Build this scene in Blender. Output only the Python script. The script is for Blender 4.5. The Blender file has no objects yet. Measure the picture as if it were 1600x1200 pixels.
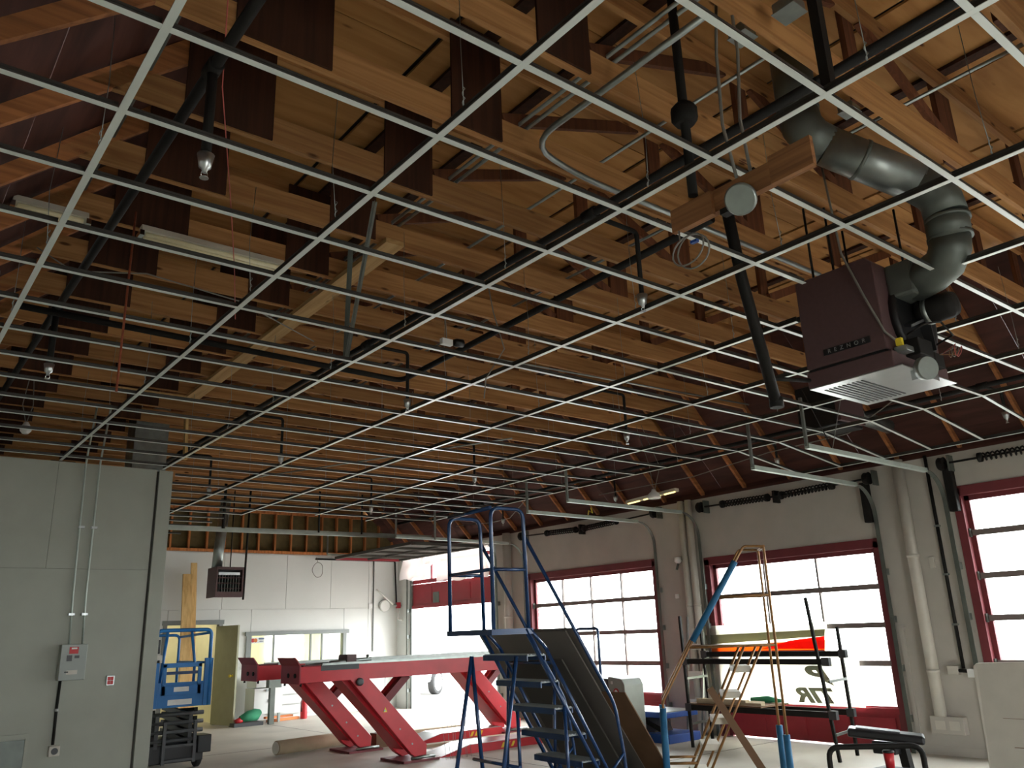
import bpy, math, random
from mathutils import Vector, Matrix
random.seed(7)
scn = bpy.context.scene
col = scn.collection

# ------------------------------------------------------------------ camera
F_PX, PITCH, ROLL, YAW = 1281.22, math.radians(16.8915), math.radians(-2.0997), math.radians(51.064)
fw = Vector((math.cos(YAW)*math.cos(PITCH), math.sin(YAW)*math.cos(PITCH), math.sin(PITCH)))
r0 = Vector((math.sin(YAW), -math.cos(YAW), 0)); u0 = r0.cross(fw)
rr = r0*math.cos(ROLL) + u0*math.sin(ROLL); uu = -r0*math.sin(ROLL) + u0*math.cos(ROLL)
cam_d = bpy.data.cameras.new('camera'); cam = bpy.data.objects.new('camera', cam_d); col.objects.link(cam)
cam_d.sensor_width = 36; cam_d.lens = F_PX/1600*36; cam_d.clip_start = 0.05; cam_d.clip_end = 300
cam.matrix_world = Matrix(((rr.x, uu.x, -fw.x, 0), (rr.y, uu.y, -fw.y, 0), (rr.z, uu.z, -fw.z, 1.6), (0, 0, 0, 1)))
scn.camera = cam

# ------------------------------------------------------------------ light: overcast daylight through the bay doors
SKY = 15.0
w = bpy.data.worlds.new('overcast_sky'); scn.world = w; w.use_nodes = True
bg = w.node_tree.nodes['Background']
bg.inputs[0].default_value = (0.95, 0.98, 1.0, 1); bg.inputs[1].default_value = SKY
scn.view_settings.view_transform = 'Standard'; scn.view_settings.look = 'None'
scn.view_settings.gamma = 1.0; scn.view_settings.use_curve_mapping = False
scn.view_settings.exposure = 0.38
# bay door openings in the right wall: y0, y1, top
BAYS = [(14.15, 17.55, 3.42), (9.70, 13.02, 2.64), (5.72, 8.54, 2.56), (1.25, 4.54, 3.08), (-3.3, 0.1, 2.9)]
for (a, b, t) in BAYS:     # sampling portals for the sky, they give off nothing themselves
    ld = bpy.data.lights.new('sky_portal', 'AREA'); ld.shape = 'RECTANGLE'
    ld.size = b-a; ld.size_y = t; ld.cycles.is_portal = True
    lo = bpy.data.objects.new('sky_portal', ld); col.objects.link(lo)
    lo.location = (11.12, (a+b)/2, t/2)
    lo.matrix_world = Matrix.Translation(lo.location) @ Matrix(((0, 0, 1, 0), (1, 0, 0, 0), (0, 1, 0, 0), (0, 0, 0, 1)))

ld = bpy.data.lights.new('sky_portal', 'AREA'); ld.shape = 'RECTANGLE'; ld.size = 2.8; ld.size_y = 2.6; ld.cycles.is_portal = True
lo = bpy.data.objects.new('sky_portal', ld); col.objects.link(lo)     # bay opening added behind the camera to brighten the grey wall
lo.matrix_world = Matrix.Translation((2.8, -4.17, 1.3)) @ Matrix(((-1, 0, 0, 0), (0, 0, -1, 0), (0, 1, 0, 0), (0, 0, 0, 1))) @ Matrix.Rotation(math.pi, 4, 'Y')

# ------------------------------------------------------------------ materials
def new_mat(name):
    m = bpy.data.materials.new(name); m.use_nodes = True
    nt = m.node_tree; b = nt.nodes['Principled BSDF']
    return m, nt, b
def lin(c): return tuple(((x/255)/12.92 if x/255 <= 0.04045 else ((x/255+0.055)/1.055)**2.4) for x in c)
def mk(name, rgb, rough=0.6, metal=0.0, var=0.12, scale=6.0, bump=0.0, spec=0.5, stretch=(1, 1, 1), rnd=0.0):
    m, nt, b = new_mat(name); c = lin(rgb)
    N = nt.nodes.new; L = nt.links.new
    tc = N('ShaderNodeTexCoord'); mp = N('ShaderNodeMapping'); mp.inputs['Scale'].default_value = stretch
    nz = N('ShaderNodeTexNoise'); nz.inputs['Scale'].default_value = scale; nz.inputs['Detail'].default_value = 6
    L(tc.outputs['Object'], mp.inputs[0]); L(mp.outputs[0], nz.inputs['Vector'])
    cr = N('ShaderNodeValToRGB')
    cr.color_ramp.elements[0].position = 0.3; cr.color_ramp.elements[1].position = 0.72
    cr.color_ramp.elements[0].color = (*[max(0, x*(1-var)) for x in c], 1)
    cr.color_ramp.elements[1].color = (*[min(1, x*(1+var)) for x in c], 1)
    L(nz.outputs['Fac'], cr.inputs[0])
    out = cr.outputs[0]
    if rnd:
        oi = N('ShaderNodeObjectInfo'); hs = N('ShaderNodeHueSaturation'); mr = N('ShaderNodeMapRange')
        mr.inputs['To Min'].default_value = 1-rnd; mr.inputs['To Max'].default_value = 1+rnd
        L(oi.outputs['Random'], mr.inputs['Value']); L(mr.outputs[0], hs.inputs['Value']); L(out, hs.inputs['Color']); out = hs.outputs[0]
    L(out, b.inputs['Base Color'])
    b.inputs['Roughness'].default_value = rough; b.inputs['Metallic'].default_value = metal
    b.inputs['Specular IOR Level'].default_value = spec
    if bump:
        bp = N('ShaderNodeBump'); bp.inputs['Strength'].default_value = bump; bp.inputs['Distance'].default_value = 0.01
        L(nz.outputs['Fac'], bp.inputs['Height']); L(bp.outputs[0], b.inputs['Normal'])
    return m
def wood(name, rgb, dark, axis='x', rnd=0.22, grain=14, rough=0.75, knots=True):
    m, nt, b = new_mat(name); N = nt.nodes.new; L = nt.links.new
    tc = N('ShaderNodeTexCoord'); oi = N('ShaderNodeObjectInfo'); mp = N('ShaderNodeMapping')
    s = {'x': (0.7, grain, grain), 'y': (grain, 0.7, grain), 'z': (grain, grain, 0.7)}[axis]
    mp.inputs['Scale'].default_value = s
    ad = N('ShaderNodeVectorMath'); ad.operation = 'ADD'
    cb = N('ShaderNodeCombineXYZ'); mu = N('ShaderNodeMath'); mu.operation = 'MULTIPLY'; mu.inputs[1].default_value = 40
    L(oi.outputs['Random'], mu.inputs[0])
    for i in range(3): L(mu.outputs[0], cb.inputs[i])
    L(tc.outputs['Object'], ad.inputs[0]); L(cb.outputs[0], ad.inputs[1]); L(ad.outputs[0], mp.inputs[0])
    nz = N('ShaderNodeTexNoise'); nz.inputs['Scale'].default_value = 1.6; nz.inputs['Detail'].default_value = 8; nz.inputs['Distortion'].default_value = 0.6
    L(mp.outputs[0], nz.inputs['Vector'])
    cr = N('ShaderNodeValToRGB'); cr.color_ramp.elements[0].position = 0.32; cr.color_ramp.elements[1].position = 0.62
    cr.color_ramp.elements[0].color = (*lin(dark), 1); cr.color_ramp.elements[1].color = (*lin(rgb), 1)
    L(nz.outputs['Fac'], cr.inputs[0]); out = cr.outputs[0]
    if knots:
        mp2 = N('ShaderNodeMapping'); s2 = {'x': (2.2, 7, 7), 'y': (7, 2.2, 7), 'z': (7, 7, 2.2)}[axis]; mp2.inputs['Scale'].default_value = s2
        vo = N('ShaderNodeTexVoronoi'); vo.inputs['Scale'].default_value = 1.0
        L(ad.outputs[0], mp2.inputs[0]); L(mp2.outputs[0], vo.inputs['Vector'])
        c2 = N('ShaderNodeValToRGB'); c2.color_ramp.elements[0].position = 0.06; c2.color_ramp.elements[1].position = 0.13
        c2.color_ramp.elements[0].color = (0.25, 0.18, 0.14, 1); c2.color_ramp.elements[1].color = (1, 1, 1, 1)
        L(vo.outputs['Distance'], c2.inputs[0])
        mx = N('ShaderNodeMix'); mx.data_type = 'RGBA'; mx.blend_type = 'MULTIPLY'; mx.inputs[0].default_value = 1
        L(out, mx.inputs[6]); L(c2.outputs[0], mx.inputs[7]); out = mx.outputs[2]
    hs = N('ShaderNodeHueSaturation'); mr = N('ShaderNodeMapRange'); mr.inputs['To Min'].default_value = 1-rnd; mr.inputs['To Max'].default_value = 1+rnd
    L(oi.outputs['Random'], mr.inputs['Value']); L(mr.outputs[0], hs.inputs['Value']); L(out, hs.inputs['Color'])
    L(hs.outputs[0], b.inputs['Base Color']); b.inputs['Roughness'].default_value = rough; b.inputs['Specular IOR Level'].default_value = 0.25
    bp = N('ShaderNodeBump'); bp.inputs['Strength'].default_value = 0.15; bp.inputs['Distance'].default_value = 0.004
    L(nz.outputs['Fac'], bp.inputs['Height']); L(bp.outputs[0], b.inputs['Normal'])
    return m
def glass_mat(name, tint=(1, 1, 1), frost=0.0, gloss=0.08):
    m, nt, b = new_mat(name); N = nt.nodes.new; L = nt.links.new
    nt.nodes.remove(b); out = nt.nodes['Material Output']
    tr = N('ShaderNodeBsdfTransparent'); tr.inputs[0].default_value = (*tint, 1)
    gl = N('ShaderNodeBsdfGlossy'); gl.inputs['Roughness'].default_value = 0.05
    mx = N('ShaderNodeMixShader'); mx.inputs[0].default_value = gloss
    L(tr.outputs[0], mx.inputs[1]); L(gl.outputs[0], mx.inputs[2]); last = mx
    if frost:
        tl = N('ShaderNodeBsdfTranslucent'); tl.inputs[0].default_value = (*tint, 1)
        m2 = N('ShaderNodeMixShader'); m2.inputs[0].default_value = frost
        L(last.outputs[0], m2.inputs[1]); L(tl.outputs[0], m2.inputs[2]); last = m2
    L(last.outputs[0], out.inputs['Surface'])
    return m
def emit_mat(name, rgb, s):
    m, nt, b = new_mat(name); b.inputs['Base Color'].default_value = (*lin(rgb), 1)
    b.inputs['Emission Color'].default_value = (*lin(rgb), 1); b.inputs['Emission Strength'].default_value = s
    return m
def translucent(name, rgb, f=0.5):
    m, nt, b = new_mat(name); N = nt.nodes.new; L = nt.links.new
    out = nt.nodes['Material Output']; b.inputs['Base Color'].default_value = (*lin(rgb), 1); b.inputs['Roughness'].default_value = 0.6
    tl = N('ShaderNodeBsdfTranslucent'); tl.inputs[0].default_value = (*lin(rgb), 1)
    mx = N('ShaderNodeMixShader'); mx.inputs[0].default_value = f
    L(b.outputs[0], mx.inputs[1]); L(tl.outputs[0], mx.inputs[2]); L(mx.outputs[0], out.inputs['Surface'])
    return m

M = {}
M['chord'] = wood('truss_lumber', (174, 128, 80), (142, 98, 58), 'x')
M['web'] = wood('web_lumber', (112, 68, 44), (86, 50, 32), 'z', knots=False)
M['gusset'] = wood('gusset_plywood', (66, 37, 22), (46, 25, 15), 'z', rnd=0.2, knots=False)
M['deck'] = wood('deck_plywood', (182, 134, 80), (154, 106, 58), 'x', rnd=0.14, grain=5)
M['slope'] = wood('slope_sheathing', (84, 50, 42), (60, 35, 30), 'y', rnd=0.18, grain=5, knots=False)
M['rafter'] = wood('rafter_lumber', (172, 112, 68), (134, 86, 52), 'x', knots=False)
M['stud'] = wood('stud_lumber', (184, 116, 66), (146, 90, 50), 'z', knots=False)
M['pale_wood'] = wood('pale_lumber', (190, 154, 104), (164, 126, 78), 'y', rnd=0.05)
M['pale_wood_z'] = wood('pale_lumber_upright', (226, 190, 130), (200, 160, 100), 'z', rnd=0.08)
M['beam'] = wood('fixture_board', (150, 104, 66), (118, 78, 48), 'y', rnd=0.05)
M['tee'] = mk('tee_white', (204, 210, 204), 0.28, 0.0, 0.04, spec=0.9)
M['tee_web'] = mk('tee_galvanised', (74, 72, 68), 0.45, 0.6, 0.1)
M['galv'] = mk('galvanised_steel', (150, 156, 152), 0.38, 0.85, 0.14, 9)
M['galv_dark'] = mk('dull_duct_steel', (104, 110, 104), 0.5, 0.6, 0.18, 5)
M['track'] = mk('track_steel', (176, 186, 178), 0.45, 0.5, 0.1)
M['black'] = mk('black_iron', (30, 28, 26), 0.65, 0.0, 0.2, spec=0.2)
M['blackp'] = mk('black_plastic', (22, 22, 24), 0.4, 0.0, 0.1)
M['rust'] = mk('rusty_rod', (128, 62, 34), 0.8, 0.2, 0.25, 30)
M['chrome'] = mk('chrome', (225, 228, 226), 0.15, 1.0, 0.02)
M['heater'] = mk('heater_brown', (88, 64, 64), 0.55, 0.1, 0.08, 30)
M['heater_in'] = mk('heater_black', (14, 14, 16), 0.5, 0.2, 0.1)
M['alu'] = mk('bare_aluminium', (196, 200, 200), 0.3, 0.9, 0.05)
M['greywall'] = mk('grey_wall_paint', (163, 165, 154), 0.8, 0, 0.05, 2.5, 0.1, 0.3)
M['whitewall'] = mk('white_wall_paint', (216, 218, 214), 0.7, 0, 0.025, 1.5, 0.05, 0.35)
M['doorwall'] = mk('taupe_wall_paint', (182, 177, 168), 0.85, 0, 0.07, 2.0, 0.12, 0.25)
M['greytrim'] = mk('grey_trim_paint', (132, 138, 136), 0.55, 0, 0.05)
M['pipepaint'] = mk('painted_downspout', (196, 191, 180), 0.6, 0, 0.06)
M['concrete'] = mk('concrete_floor', (182, 176, 164), 0.55, 0, 0.16, 0.9, 0.15, 0.4)
M['outside'] = mk('outdoor_concrete', (142, 140, 136), 0.9, 0, 0.06, 0.6)
M['red'] = mk('red_paint', (190, 32, 44), 0.4, 0, 0.12, 4)
M['reddoor'] = mk('door_red', (150, 36, 48), 0.5, 0, 0.12, 3)
M['redframe'] = mk('frame_maroon', (112, 44, 50), 0.6, 0, 0.15, 3)
M['mull'] = mk('mullion_grey', (120, 108, 104), 0.6, 0, 0.1)
M['blue'] = mk('stair_blue', (24, 56, 98), 0.25, 0.1, 0.12, 8, spec=0.7)
M['bluelift'] = mk('lift_blue', (28, 108, 172), 0.4, 0.0, 0.08)
M['foam'] = mk('foam_blue', (32, 98, 138), 0.7, 0, 0.05)
M['gold'] = mk('worn_gold_paint', (140, 100, 56), 0.4, 0.35, 0.25, 14)
M['tread'] = mk('grating_steel', (120, 126, 128), 0.45, 0.6, 0.2, 60)
M['white'] = mk('white_enamel', (230, 230, 226), 0.5, 0, 0.02)
M['cream'] = mk('cream_step', (206, 200, 184), 0.6, 0, 0.06)
M['sheet'] = mk('drywall_face', (112, 106, 98), 0.85, 0, 0.06, 2)
M['sheetdark'] = mk('dark_board_face', (70, 66, 60), 0.85, 0, 0.08, 2)
M['hard'] = mk('hardboard_brown', (112, 82, 56), 0.7, 0, 0.1)
M['cab'] = mk('cabinet_grey', (150, 156, 150), 0.5, 0, 0.05)
M['cabdark'] = mk('cabinet_charcoal', (62, 64, 66), 0.5, 0, 0.05)
M['benchblue'] = mk('bench_blue', (34, 74, 150), 0.4, 0, 0.12)
M['olive'] = mk('olive_door', (150, 150, 120), 0.55, 0, 0.05)
M['yellowwall'] = mk('yellow_room_paint', (240, 236, 204), 0.8, 0, 0.03)
M['insul'] = mk('insulation_olive', (92, 80, 48), 0.95, 0, 0.2, 8)
M['glass'] = glass_mat('door_glass', (0.96, 0.98, 0.97))
M['oglass'] = glass_mat('office_glass', (0.93, 0.97, 0.9), 0.0, 0.22)
M['plastic'] = translucent('milky_plastic', (248, 244, 242), 0.7)
M['signwhite'] = translucent('sign_white_acrylic', (250, 250, 240), 0.7)
M['signgrey'] = translucent('sign_letter_grey', (150, 150, 134), 0.45)
M['signred'] = translucent('sign_red', (228, 60, 40), 0.7)
M['signorange'] = translucent('sign_orange', (250, 150, 70), 0.7)
M['signolive'] = translucent('sign_olive', (170, 166, 140), 0.5)
M['yellow'] = mk('hazard_yellow', (220, 190, 40), 0.5)
M['tube'] = mk('fluorescent_tube', (226, 214, 176), 0.35, 0, 0.03)
M['green'] = mk('green_cloth', (60, 150, 110), 0.8, 0, 0.15)
M['orange'] = mk('orange_plank', (206, 120, 60), 0.7)
M['redcup'] = mk('red_cup', (186, 34, 40), 0.5)
M['redwire'] = mk('red_wire', (190, 90, 84), 0.6)
M['wire'] = mk('grey_cable', (120, 116, 108), 0.6)
M['tyre'] = mk('tyre_rubber', (28, 28, 28), 0.8)
M['carpaint'] = mk('car_white', (236, 238, 240), 0.25)
M['foamboard'] = mk('foam_board', (196, 190, 176), 0.8, 0, 0.05)
M['card'] = mk('card_tube', (176, 160, 132), 0.8, 0, 0.08)
M['lit'] = emit_mat('lit_tube', (250, 232, 150), 1.6)
M['officefill'] = emit_mat('office_fill', (255, 246, 220), 9.0)  # glow of the panels added to light the yellow rooms
M['paper'] = mk('paper_label', (222, 224, 220), 0.7)
M['brass'] = mk('yellow_tag', (214, 190, 40), 0.5)

# ------------------------------------------------------------------ mesh helper
ORG = {}
class MB:
    def __init__(s): s.v = []; s.f = []; s.mi = []; s.sm = []
    def _add(s, vs, fs, mi=0, sm=False):
        o = len(s.v); s.v += [Vector(v) for v in vs]
        for f in fs: s.f.append([i+o for i in f]); s.mi.append(mi); s.sm.append(sm)
        return s
    def box(s, x0, x1, y0, y1, z0, z1, mi=0):
        return s._add([(x0,y0,z0),(x1,y0,z0),(x1,y1,z0),(x0,y1,z0),(x0,y0,z1),(x1,y0,z1),(x1,y1,z1),(x0,y1,z1)],
                      [(0,3,2,1),(4,5,6,7),(0,1,5,4),(1,2,6,5),(2,3,7,6),(3,0,4,7)], mi)
    def bar(s, p, q, wd, ht, up=(0,0,1), mi=0):
        p = Vector(p); q = Vector(q); d = (q-p).normalized(); up = Vector(up)
        if abs(d.dot(up)) > 0.98: up = Vector((1,0,0))
        sd = d.cross(up).normalized(); u = sd.cross(d).normalized(); vs = []
        for b in (p, q):
            for (i, j) in ((-1,-1),(1,-1),(1,1),(-1,1)): vs.append(b+sd*i*wd/2+u*j*ht/2)
        return s._add(vs, [(3,2,1,0),(4,5,6,7),(0,1,5,4),(1,2,6,5),(2,3,7,6),(3,0,4,7)], mi)
    def tube(s, pts, r, n=8, mi=0, cap=True):
        pts = [Vector(p) for p in pts]; rings = []; pu = None
        for i, p in enumerate(pts):
            d = ((pts[i+1] if i+1 < len(pts) else p)-(pts[i-1] if i else p)).normalized()
            if pu is None:
                a = Vector((0,0,1)) if abs(d.z) < 0.9 else Vector((1,0,0)); pu = (a-d*a.dot(d)).normalized()
            else: pu = (pu-d*pu.dot(d)).normalized()
            sd = d.cross(pu); rad = r[i] if isinstance(r, (list, tuple)) else r
            rings.append([p+(pu*math.cos(2*math.pi*k/n)+sd*math.sin(2*math.pi*k/n))*rad for k in range(n)])
        vs = [v for g in rings for v in g]; fs = []
        for i in range(len(pts)-1):
            for k in range(n): fs.append((i*n+k, i*n+(k+1) % n, (i+1)*n+(k+1) % n, (i+1)*n+k))
        s._add(vs, fs, mi, True)
        if cap:
            o = len(s.v)-len(vs)
            s.f.append([o+k for k in reversed(range(n))]); s.mi.append(mi); s.sm.append(False)
            s.f.append([o+(len(pts)-1)*n+k for k in range(n)]); s.mi.append(mi); s.sm.append(False)
        return s
    def lathe(s, c, prof, n=16, axis=(0,0,1), mi=0):
        a = Vector(axis).normalized(); c = Vector(c)
        return s.tube([c+a*h for (r, h) in prof], [max(r, 1e-4) for (r, h) in prof], n, mi)
    def ext(s, poly, thick, mi=0):     # polygon (3-D points) thickened along a vector
        t = Vector(thick); n = len(poly); vs = [Vector(p) for p in poly]+[Vector(p)+t for p in poly]
        fs = [tuple(reversed(range(n))), tuple(range(n, 2*n))]+[(i, (i+1) % n, (i+1) % n+n, i+n) for i in range(n)]
        return s._add(vs, fs, mi)
    def build(s, name, mats, parent=None, bevel=0.0, origin=None):
        if not isinstance(mats, (list, tuple)): mats = [mats]
        if parent is not None: org = ORG[parent.name]
        elif origin is not None: org = Vector(origin)
        else:
            lo = [min(v[i] for v in s.v) for i in range(3)]; hi = [max(v[i] for v in s.v) for i in range(3)]
            org = Vector(((lo[0]+hi[0])/2, (lo[1]+hi[1])/2, lo[2]))
        me = bpy.data.meshes.new(name); me.from_pydata([v-org for v in s.v], [], s.f)
        for m in mats: me.materials.append(M[m])
        me.polygons.foreach_set('material_index', s.mi); me.polygons.foreach_set('use_smooth', s.sm)
        me.update()
        o = bpy.data.objects.new(name, me); col.objects.link(o)
        if parent is not None: o.parent = parent
        else: o.location = org
        ORG[o.name] = org
        if bevel:
            bv = o.modifiers.new('bevel', 'BEVEL'); bv.width = bevel; bv.segments = 2; bv.limit_method = 'ANGLE'
        return o
def tag(o, label, cat, group=None):
    o['label'] = label; o['category'] = cat
    if group: o['group'] = group
    return o
def struct(o): o['kind'] = 'structure'; return o
def thing(name, loc, label=None, cat=None, group=None, kind=None):
    o = bpy.data.objects.new(name, None); col.objects.link(o); o.location = loc; ORG[o.name] = Vector(loc)
    o.empty_display_size = 0.1
    if label: tag(o, label, cat, group)
    if kind: o['kind'] = kind
    return o
def copy_tree(o, loc):
    d = Vector(loc)-o.location
    c = o.copy(); col.objects.link(c); c.location = loc; ORG[c.name] = ORG[o.name]+d
    for ch in list(o.children):
        k = ch.copy(); col.objects.link(k); k.parent = c; ORG[k.name] = ORG[c.name]
        for g in list(ch.children):
            q = g.copy(); col.objects.link(q); q.parent = k; ORG[q.name] = ORG[c.name]
    return c
def arc(c, r, a0, a1, n, ux, uy):
    c = Vector(c); ux = Vector(ux); uy = Vector(uy)
    return [c+ux*r*math.cos(a0+(a1-a0)*i/n)+uy*r*math.sin(a0+(a1-a0)*i/n) for i in range(n+1)]
def smooth_path(pts, rad=0.06, n=5):
    pts = [Vector(p) for p in pts]; out = [pts[0]]
    for i in range(1, len(pts)-1):
        a, b, c = pts[i-1], pts[i], pts[i+1]
        ra = min(rad, (a-b).length*0.45, (c-b).length*0.45)
        p = b+(a-b).normalized()*ra; q = b+(c-b).normalized()*ra
        for k in range(n+1):
            t = k/n; out.append(p*(1-t)**2+b*2*t*(1-t)+q*t*t)
    out.append(pts[-1]); return out
def text_obj(name, body, size, mat, parent, matrix, extrude=0.002, mirror=False, shear=0.0, bold=0.0):
    cu = bpy.data.curves.new(name, 'FONT'); cu.body = body; cu.size = size; cu.extrude = extrude; cu.align_x = 'CENTER'; cu.align_y = 'CENTER'; cu.shear = shear; cu.offset = bold
    tmp = bpy.data.objects.new(name+'_tmp', cu); col.objects.link(tmp)
    dg = bpy.context.evaluated_depsgraph_get(); me = bpy.data.meshes.new_from_object(tmp.evaluated_get(dg))
    bpy.data.objects.remove(tmp)
    me.materials.clear(); me.materials.append(M[mat])
    if mirror:
        for v in me.vertices: v.co.x = -v.co.x
    me.transform(Matrix.Translation(-ORG[parent.name]) @ matrix)
    o = bpy.data.objects.new(name, me); col.objects.link(o); o.parent = parent; ORG[o.name] = ORG[parent.name]
    return o
ORD = ['first','second','third','fourth','fifth','sixth','seventh','eighth','ninth','tenth','eleventh','twelfth','thirteenth','fourteenth','fifteenth',
       'sixteenth','seventeenth','eighteenth','nineteenth','twentieth','twenty-first','twenty-second','twenty-third','twenty-fourth']

# ================================================================== SETTING
XR, YF, XL, YB = 10.8, 18.2, -0.55, -4.0
fl = struct(MB().box(XL, XR+0.25, YB, YF+2.5, -0.12, 0).build('floor', 'concrete', origin=(0, 0, 0)))
for xj in (3.6, 7.2):
    MB().box(xj-0.006, xj+0.006, YB, YF, 0.0, 0.0015).build('saw_joint', 'sheetdark', fl)
for yj in (3.4, 7.6, 13.4):
    MB().box(XL, XR, yj-0.006, yj+0.006, 0.0, 0.0015).build('saw_joint', 'sheetdark', fl)
struct(MB().box(XR+0.25, 60, -40, 70, -0.2, -0.03).box(-30, XR+0.25, -40, YB-0.15, -0.2, -0.03).build('ground', 'outside', origin=(0, 0, 0)))

# right wall with bay openings
wr = thing('wall_right', (XR, 8, 0), kind='structure')
ys = [YB]+[v for (a, b, t) in sorted(BAYS) for v in (a, b)]+[YF]
for i in range(0, len(ys), 2): MB().box(XR, XR+0.25, ys[i], ys[i+1], 0, 3.6).build('pier', 'whitewall' if i == len(ys)-2 else 'doorwall', wr)
for (a, b, t) in BAYS: MB().box(XR, XR+0.25, a, b, t, 3.6).build('lintel', 'doorwall', wr)
MB().box(XR-0.02, XR+0.2, YB, YF, 3.6, 3.64).build('sill_plate', 'slope', wr)
MB().box(XR+0.03, XR+0.25, YB, YF, 3.64, 3.76).build('sill_block', 'slope', wr)
struct(MB().box(XR-0.012, XR, 4.54, 5.72, 0, 0.1).build('baseboard_right', 'doorwall'))

# far white wall, sheet panels with an opening for the door and the office window
wf = thing('wall_far', (8, YF, 0), kind='structure')
DX0, DX1, DZ = 5.35, 6.42, 2.0; WX0, WX1, WZ0, WZ1 = 7.12, 9.36, 1.14, 1.74
MB().box(XL-0.15, 3.0, YF+0.03, YF+0.15, 0, 5.6).build('backing', 'whitewall', wf)
MB().box(3.0, XR+0.25, YF+0.03, YF+0.15, 2.3, 3.52).build('backing', 'whitewall', wf)
MB().box(3.0, DX0, YF+0.03, YF+0.15, 0, 2.3).build('backing', 'whitewall', wf)
MB().box(DX0, DX1, YF+0.03, YF+0.15, DZ, 2.3).build('backing', 'whitewall', wf)
MB().box(DX1, WX0, YF+0.03, YF+0.15, 0, 2.3).build('backing', 'whitewall', wf)
MB().box(WX0, WX1, YF+0.03, YF+0.15, 0, WZ0).build('backing', 'whitewall', wf)
MB().box(WX0, WX1, YF+0.03, YF+0.15, WZ1, 2.3).build('backing', 'whitewall', wf)
MB().box(WX1, XR+0.25, YF+0.03, YF+0.15, 0, 2.3).build('backing', 'whitewall', wf)
def panel(x0, x1, z0, z1, o=None): MB().box(x0+0.004, x1-0.004, YF, YF+0.03, z0+0.004, z1-0.004).build('panel', 'whitewall', wf)
for (a, b) in ((3.0, 4.3), (4.3, 6.45), (6.45, 7.9), (7.9, 9.0), (9.0, 10.0), (10.0, XR)): panel(a, b, 2.3, 3.5)
panel(3.0, DX0, 0, 2.3); panel(DX0, DX1, DZ, 2.3); panel(DX1, WX0, 0, 2.3); panel(WX0, WX1, 0, WZ0); panel(WX0, WX1, WZ1, 2.3); panel(WX1, 10.0, 0, 2.3); panel(10.0, XR, 0, 2.3)
MB().box(3.0, XR, YF-0.02, YF+0.15, 3.52, 3.58).build('top_plate', 'stud', wf)
MB().box(3.0, XR, YF+0.02, YF+0.12, 4.42, 4.5).build('upper_plate', 'stud', wf)
for i in range(20):
    x = 3.35+i*0.385
    MB().box(x-0.02, x+0.02, YF, YF+0.09, 3.58, 4.42).build('stud', 'stud', wf)
MB().box(3.0, XR, YF+0.1, YF+0.15, 3.58, 4.44).build('insulation', 'insul', wf)
MB().box(XL, XR+0.3, YF+0.12, YF+0.2, 4.44, 5.6).build('gable_board', 'deck', wf)
# yellow room behind the door and office window
yr = thing('wall_office', (7, YF+2.3, 0), kind='structure')
MB().box(4.6, 10.9, YF+2.2, YF+2.3, 0, 2.6).build('back_wall', 'yellowwall', yr)
MB().box(6.55, 6.65, YF+0.15, YF+2.2, 0, 2.6).build('partition', 'yellowwall', yr)
MB().box(4.5, 4.6, YF+0.15, YF+2.3, 0, 2.6).build('side_wall', 'yellowwall', yr)
MB().box(10.9, 11.0, YF+1.6, YF+2.3, 0, 2.6).build('side_wall', 'yellowwall', yr)
MB().box(4.5, 11.0, YF+0.15, YF+2.3, 2.6, 2.66).build('soffit', 'whitewall', yr)

ol = thing('added_office_light', (7.8, YF+1.2, 2.5), 'unseen ceiling panel light added to brighten the yellow office', 'light fixture')  # added panel, out of view, that lifts the brightness of the office
MB().box(7.3, 8.5, YF+0.9, YF+1.5, 2.55, 2.59).build('housing', 'white', ol); MB().box(7.34, 8.46, YF+0.94, YF+1.46, 2.54, 2.55).build('diffuser', 'officefill', ol)
ol = thing('added_office_light', (5.5, YF+1.2, 2.5), 'unseen ceiling panel light added to brighten the yellow room behind the open door', 'light fixture')  # second added panel, for the room behind the open door
MB().box(5.1, 5.9, YF+0.9, YF+1.5, 2.55, 2.59).build('housing', 'white', ol); MB().box(5.14, 5.86, YF+0.94, YF+1.46, 2.54, 2.55).build('diffuser', 'officefill', ol)

# grey partition on the left, with its corner post
wl = thing('wall_left', (1.2, 11.1, 0), kind='structure')
GY = 11.1
MB().box(XL, 3.1, GY+0.02, GY+0.14, 0, 3.78).build('backing', 'sheetdark', wl)
for (a, b, z0, z1) in ((XL, 1.83, 2.52, 3.8), (1.83, 2.975, 2.52, 3.8), (XL, 1.2, 0, 2.52), (1.2, 2.975, 0.0, 2.52)):
    MB().box(a+0.0015, b-0.0015, GY, GY+0.03, z0+0.0015, z1-0.0015).build('panel', 'greywall', wl)
MB().box(3.0, 3.17, GY-0.03, GY+0.2, 0, 3.79).build('corner_post', 'greywall', wl, bevel=0.004)
MB().box(3.05, 3.15, GY+0.2, YF, 0, 3.78).build('side_wall', 'greywall', wl)
struct(MB().box(XL-0.15, XL, YB, YF, 0, 3.6).build('wall_near', 'greywall'))
wb = thing('wall_back', (5, YB, 0), kind='structure')
BX0, BX1, BZ = 1.4, 4.2, 2.6  # unseen opening, added so daylight reaches the grey wall
MB().box(XL-0.15, BX0, YB-0.15, YB, 0, 5.6).build('pier', 'whitewall', wb); MB().box(BX1, XR+0.25, YB-0.15, YB, 0, 5.6).build('pier', 'whitewall', wb)
MB().box(BX0, BX1, YB-0.15, YB, BZ, 5.6).build('lintel', 'whitewall', wb)

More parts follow.
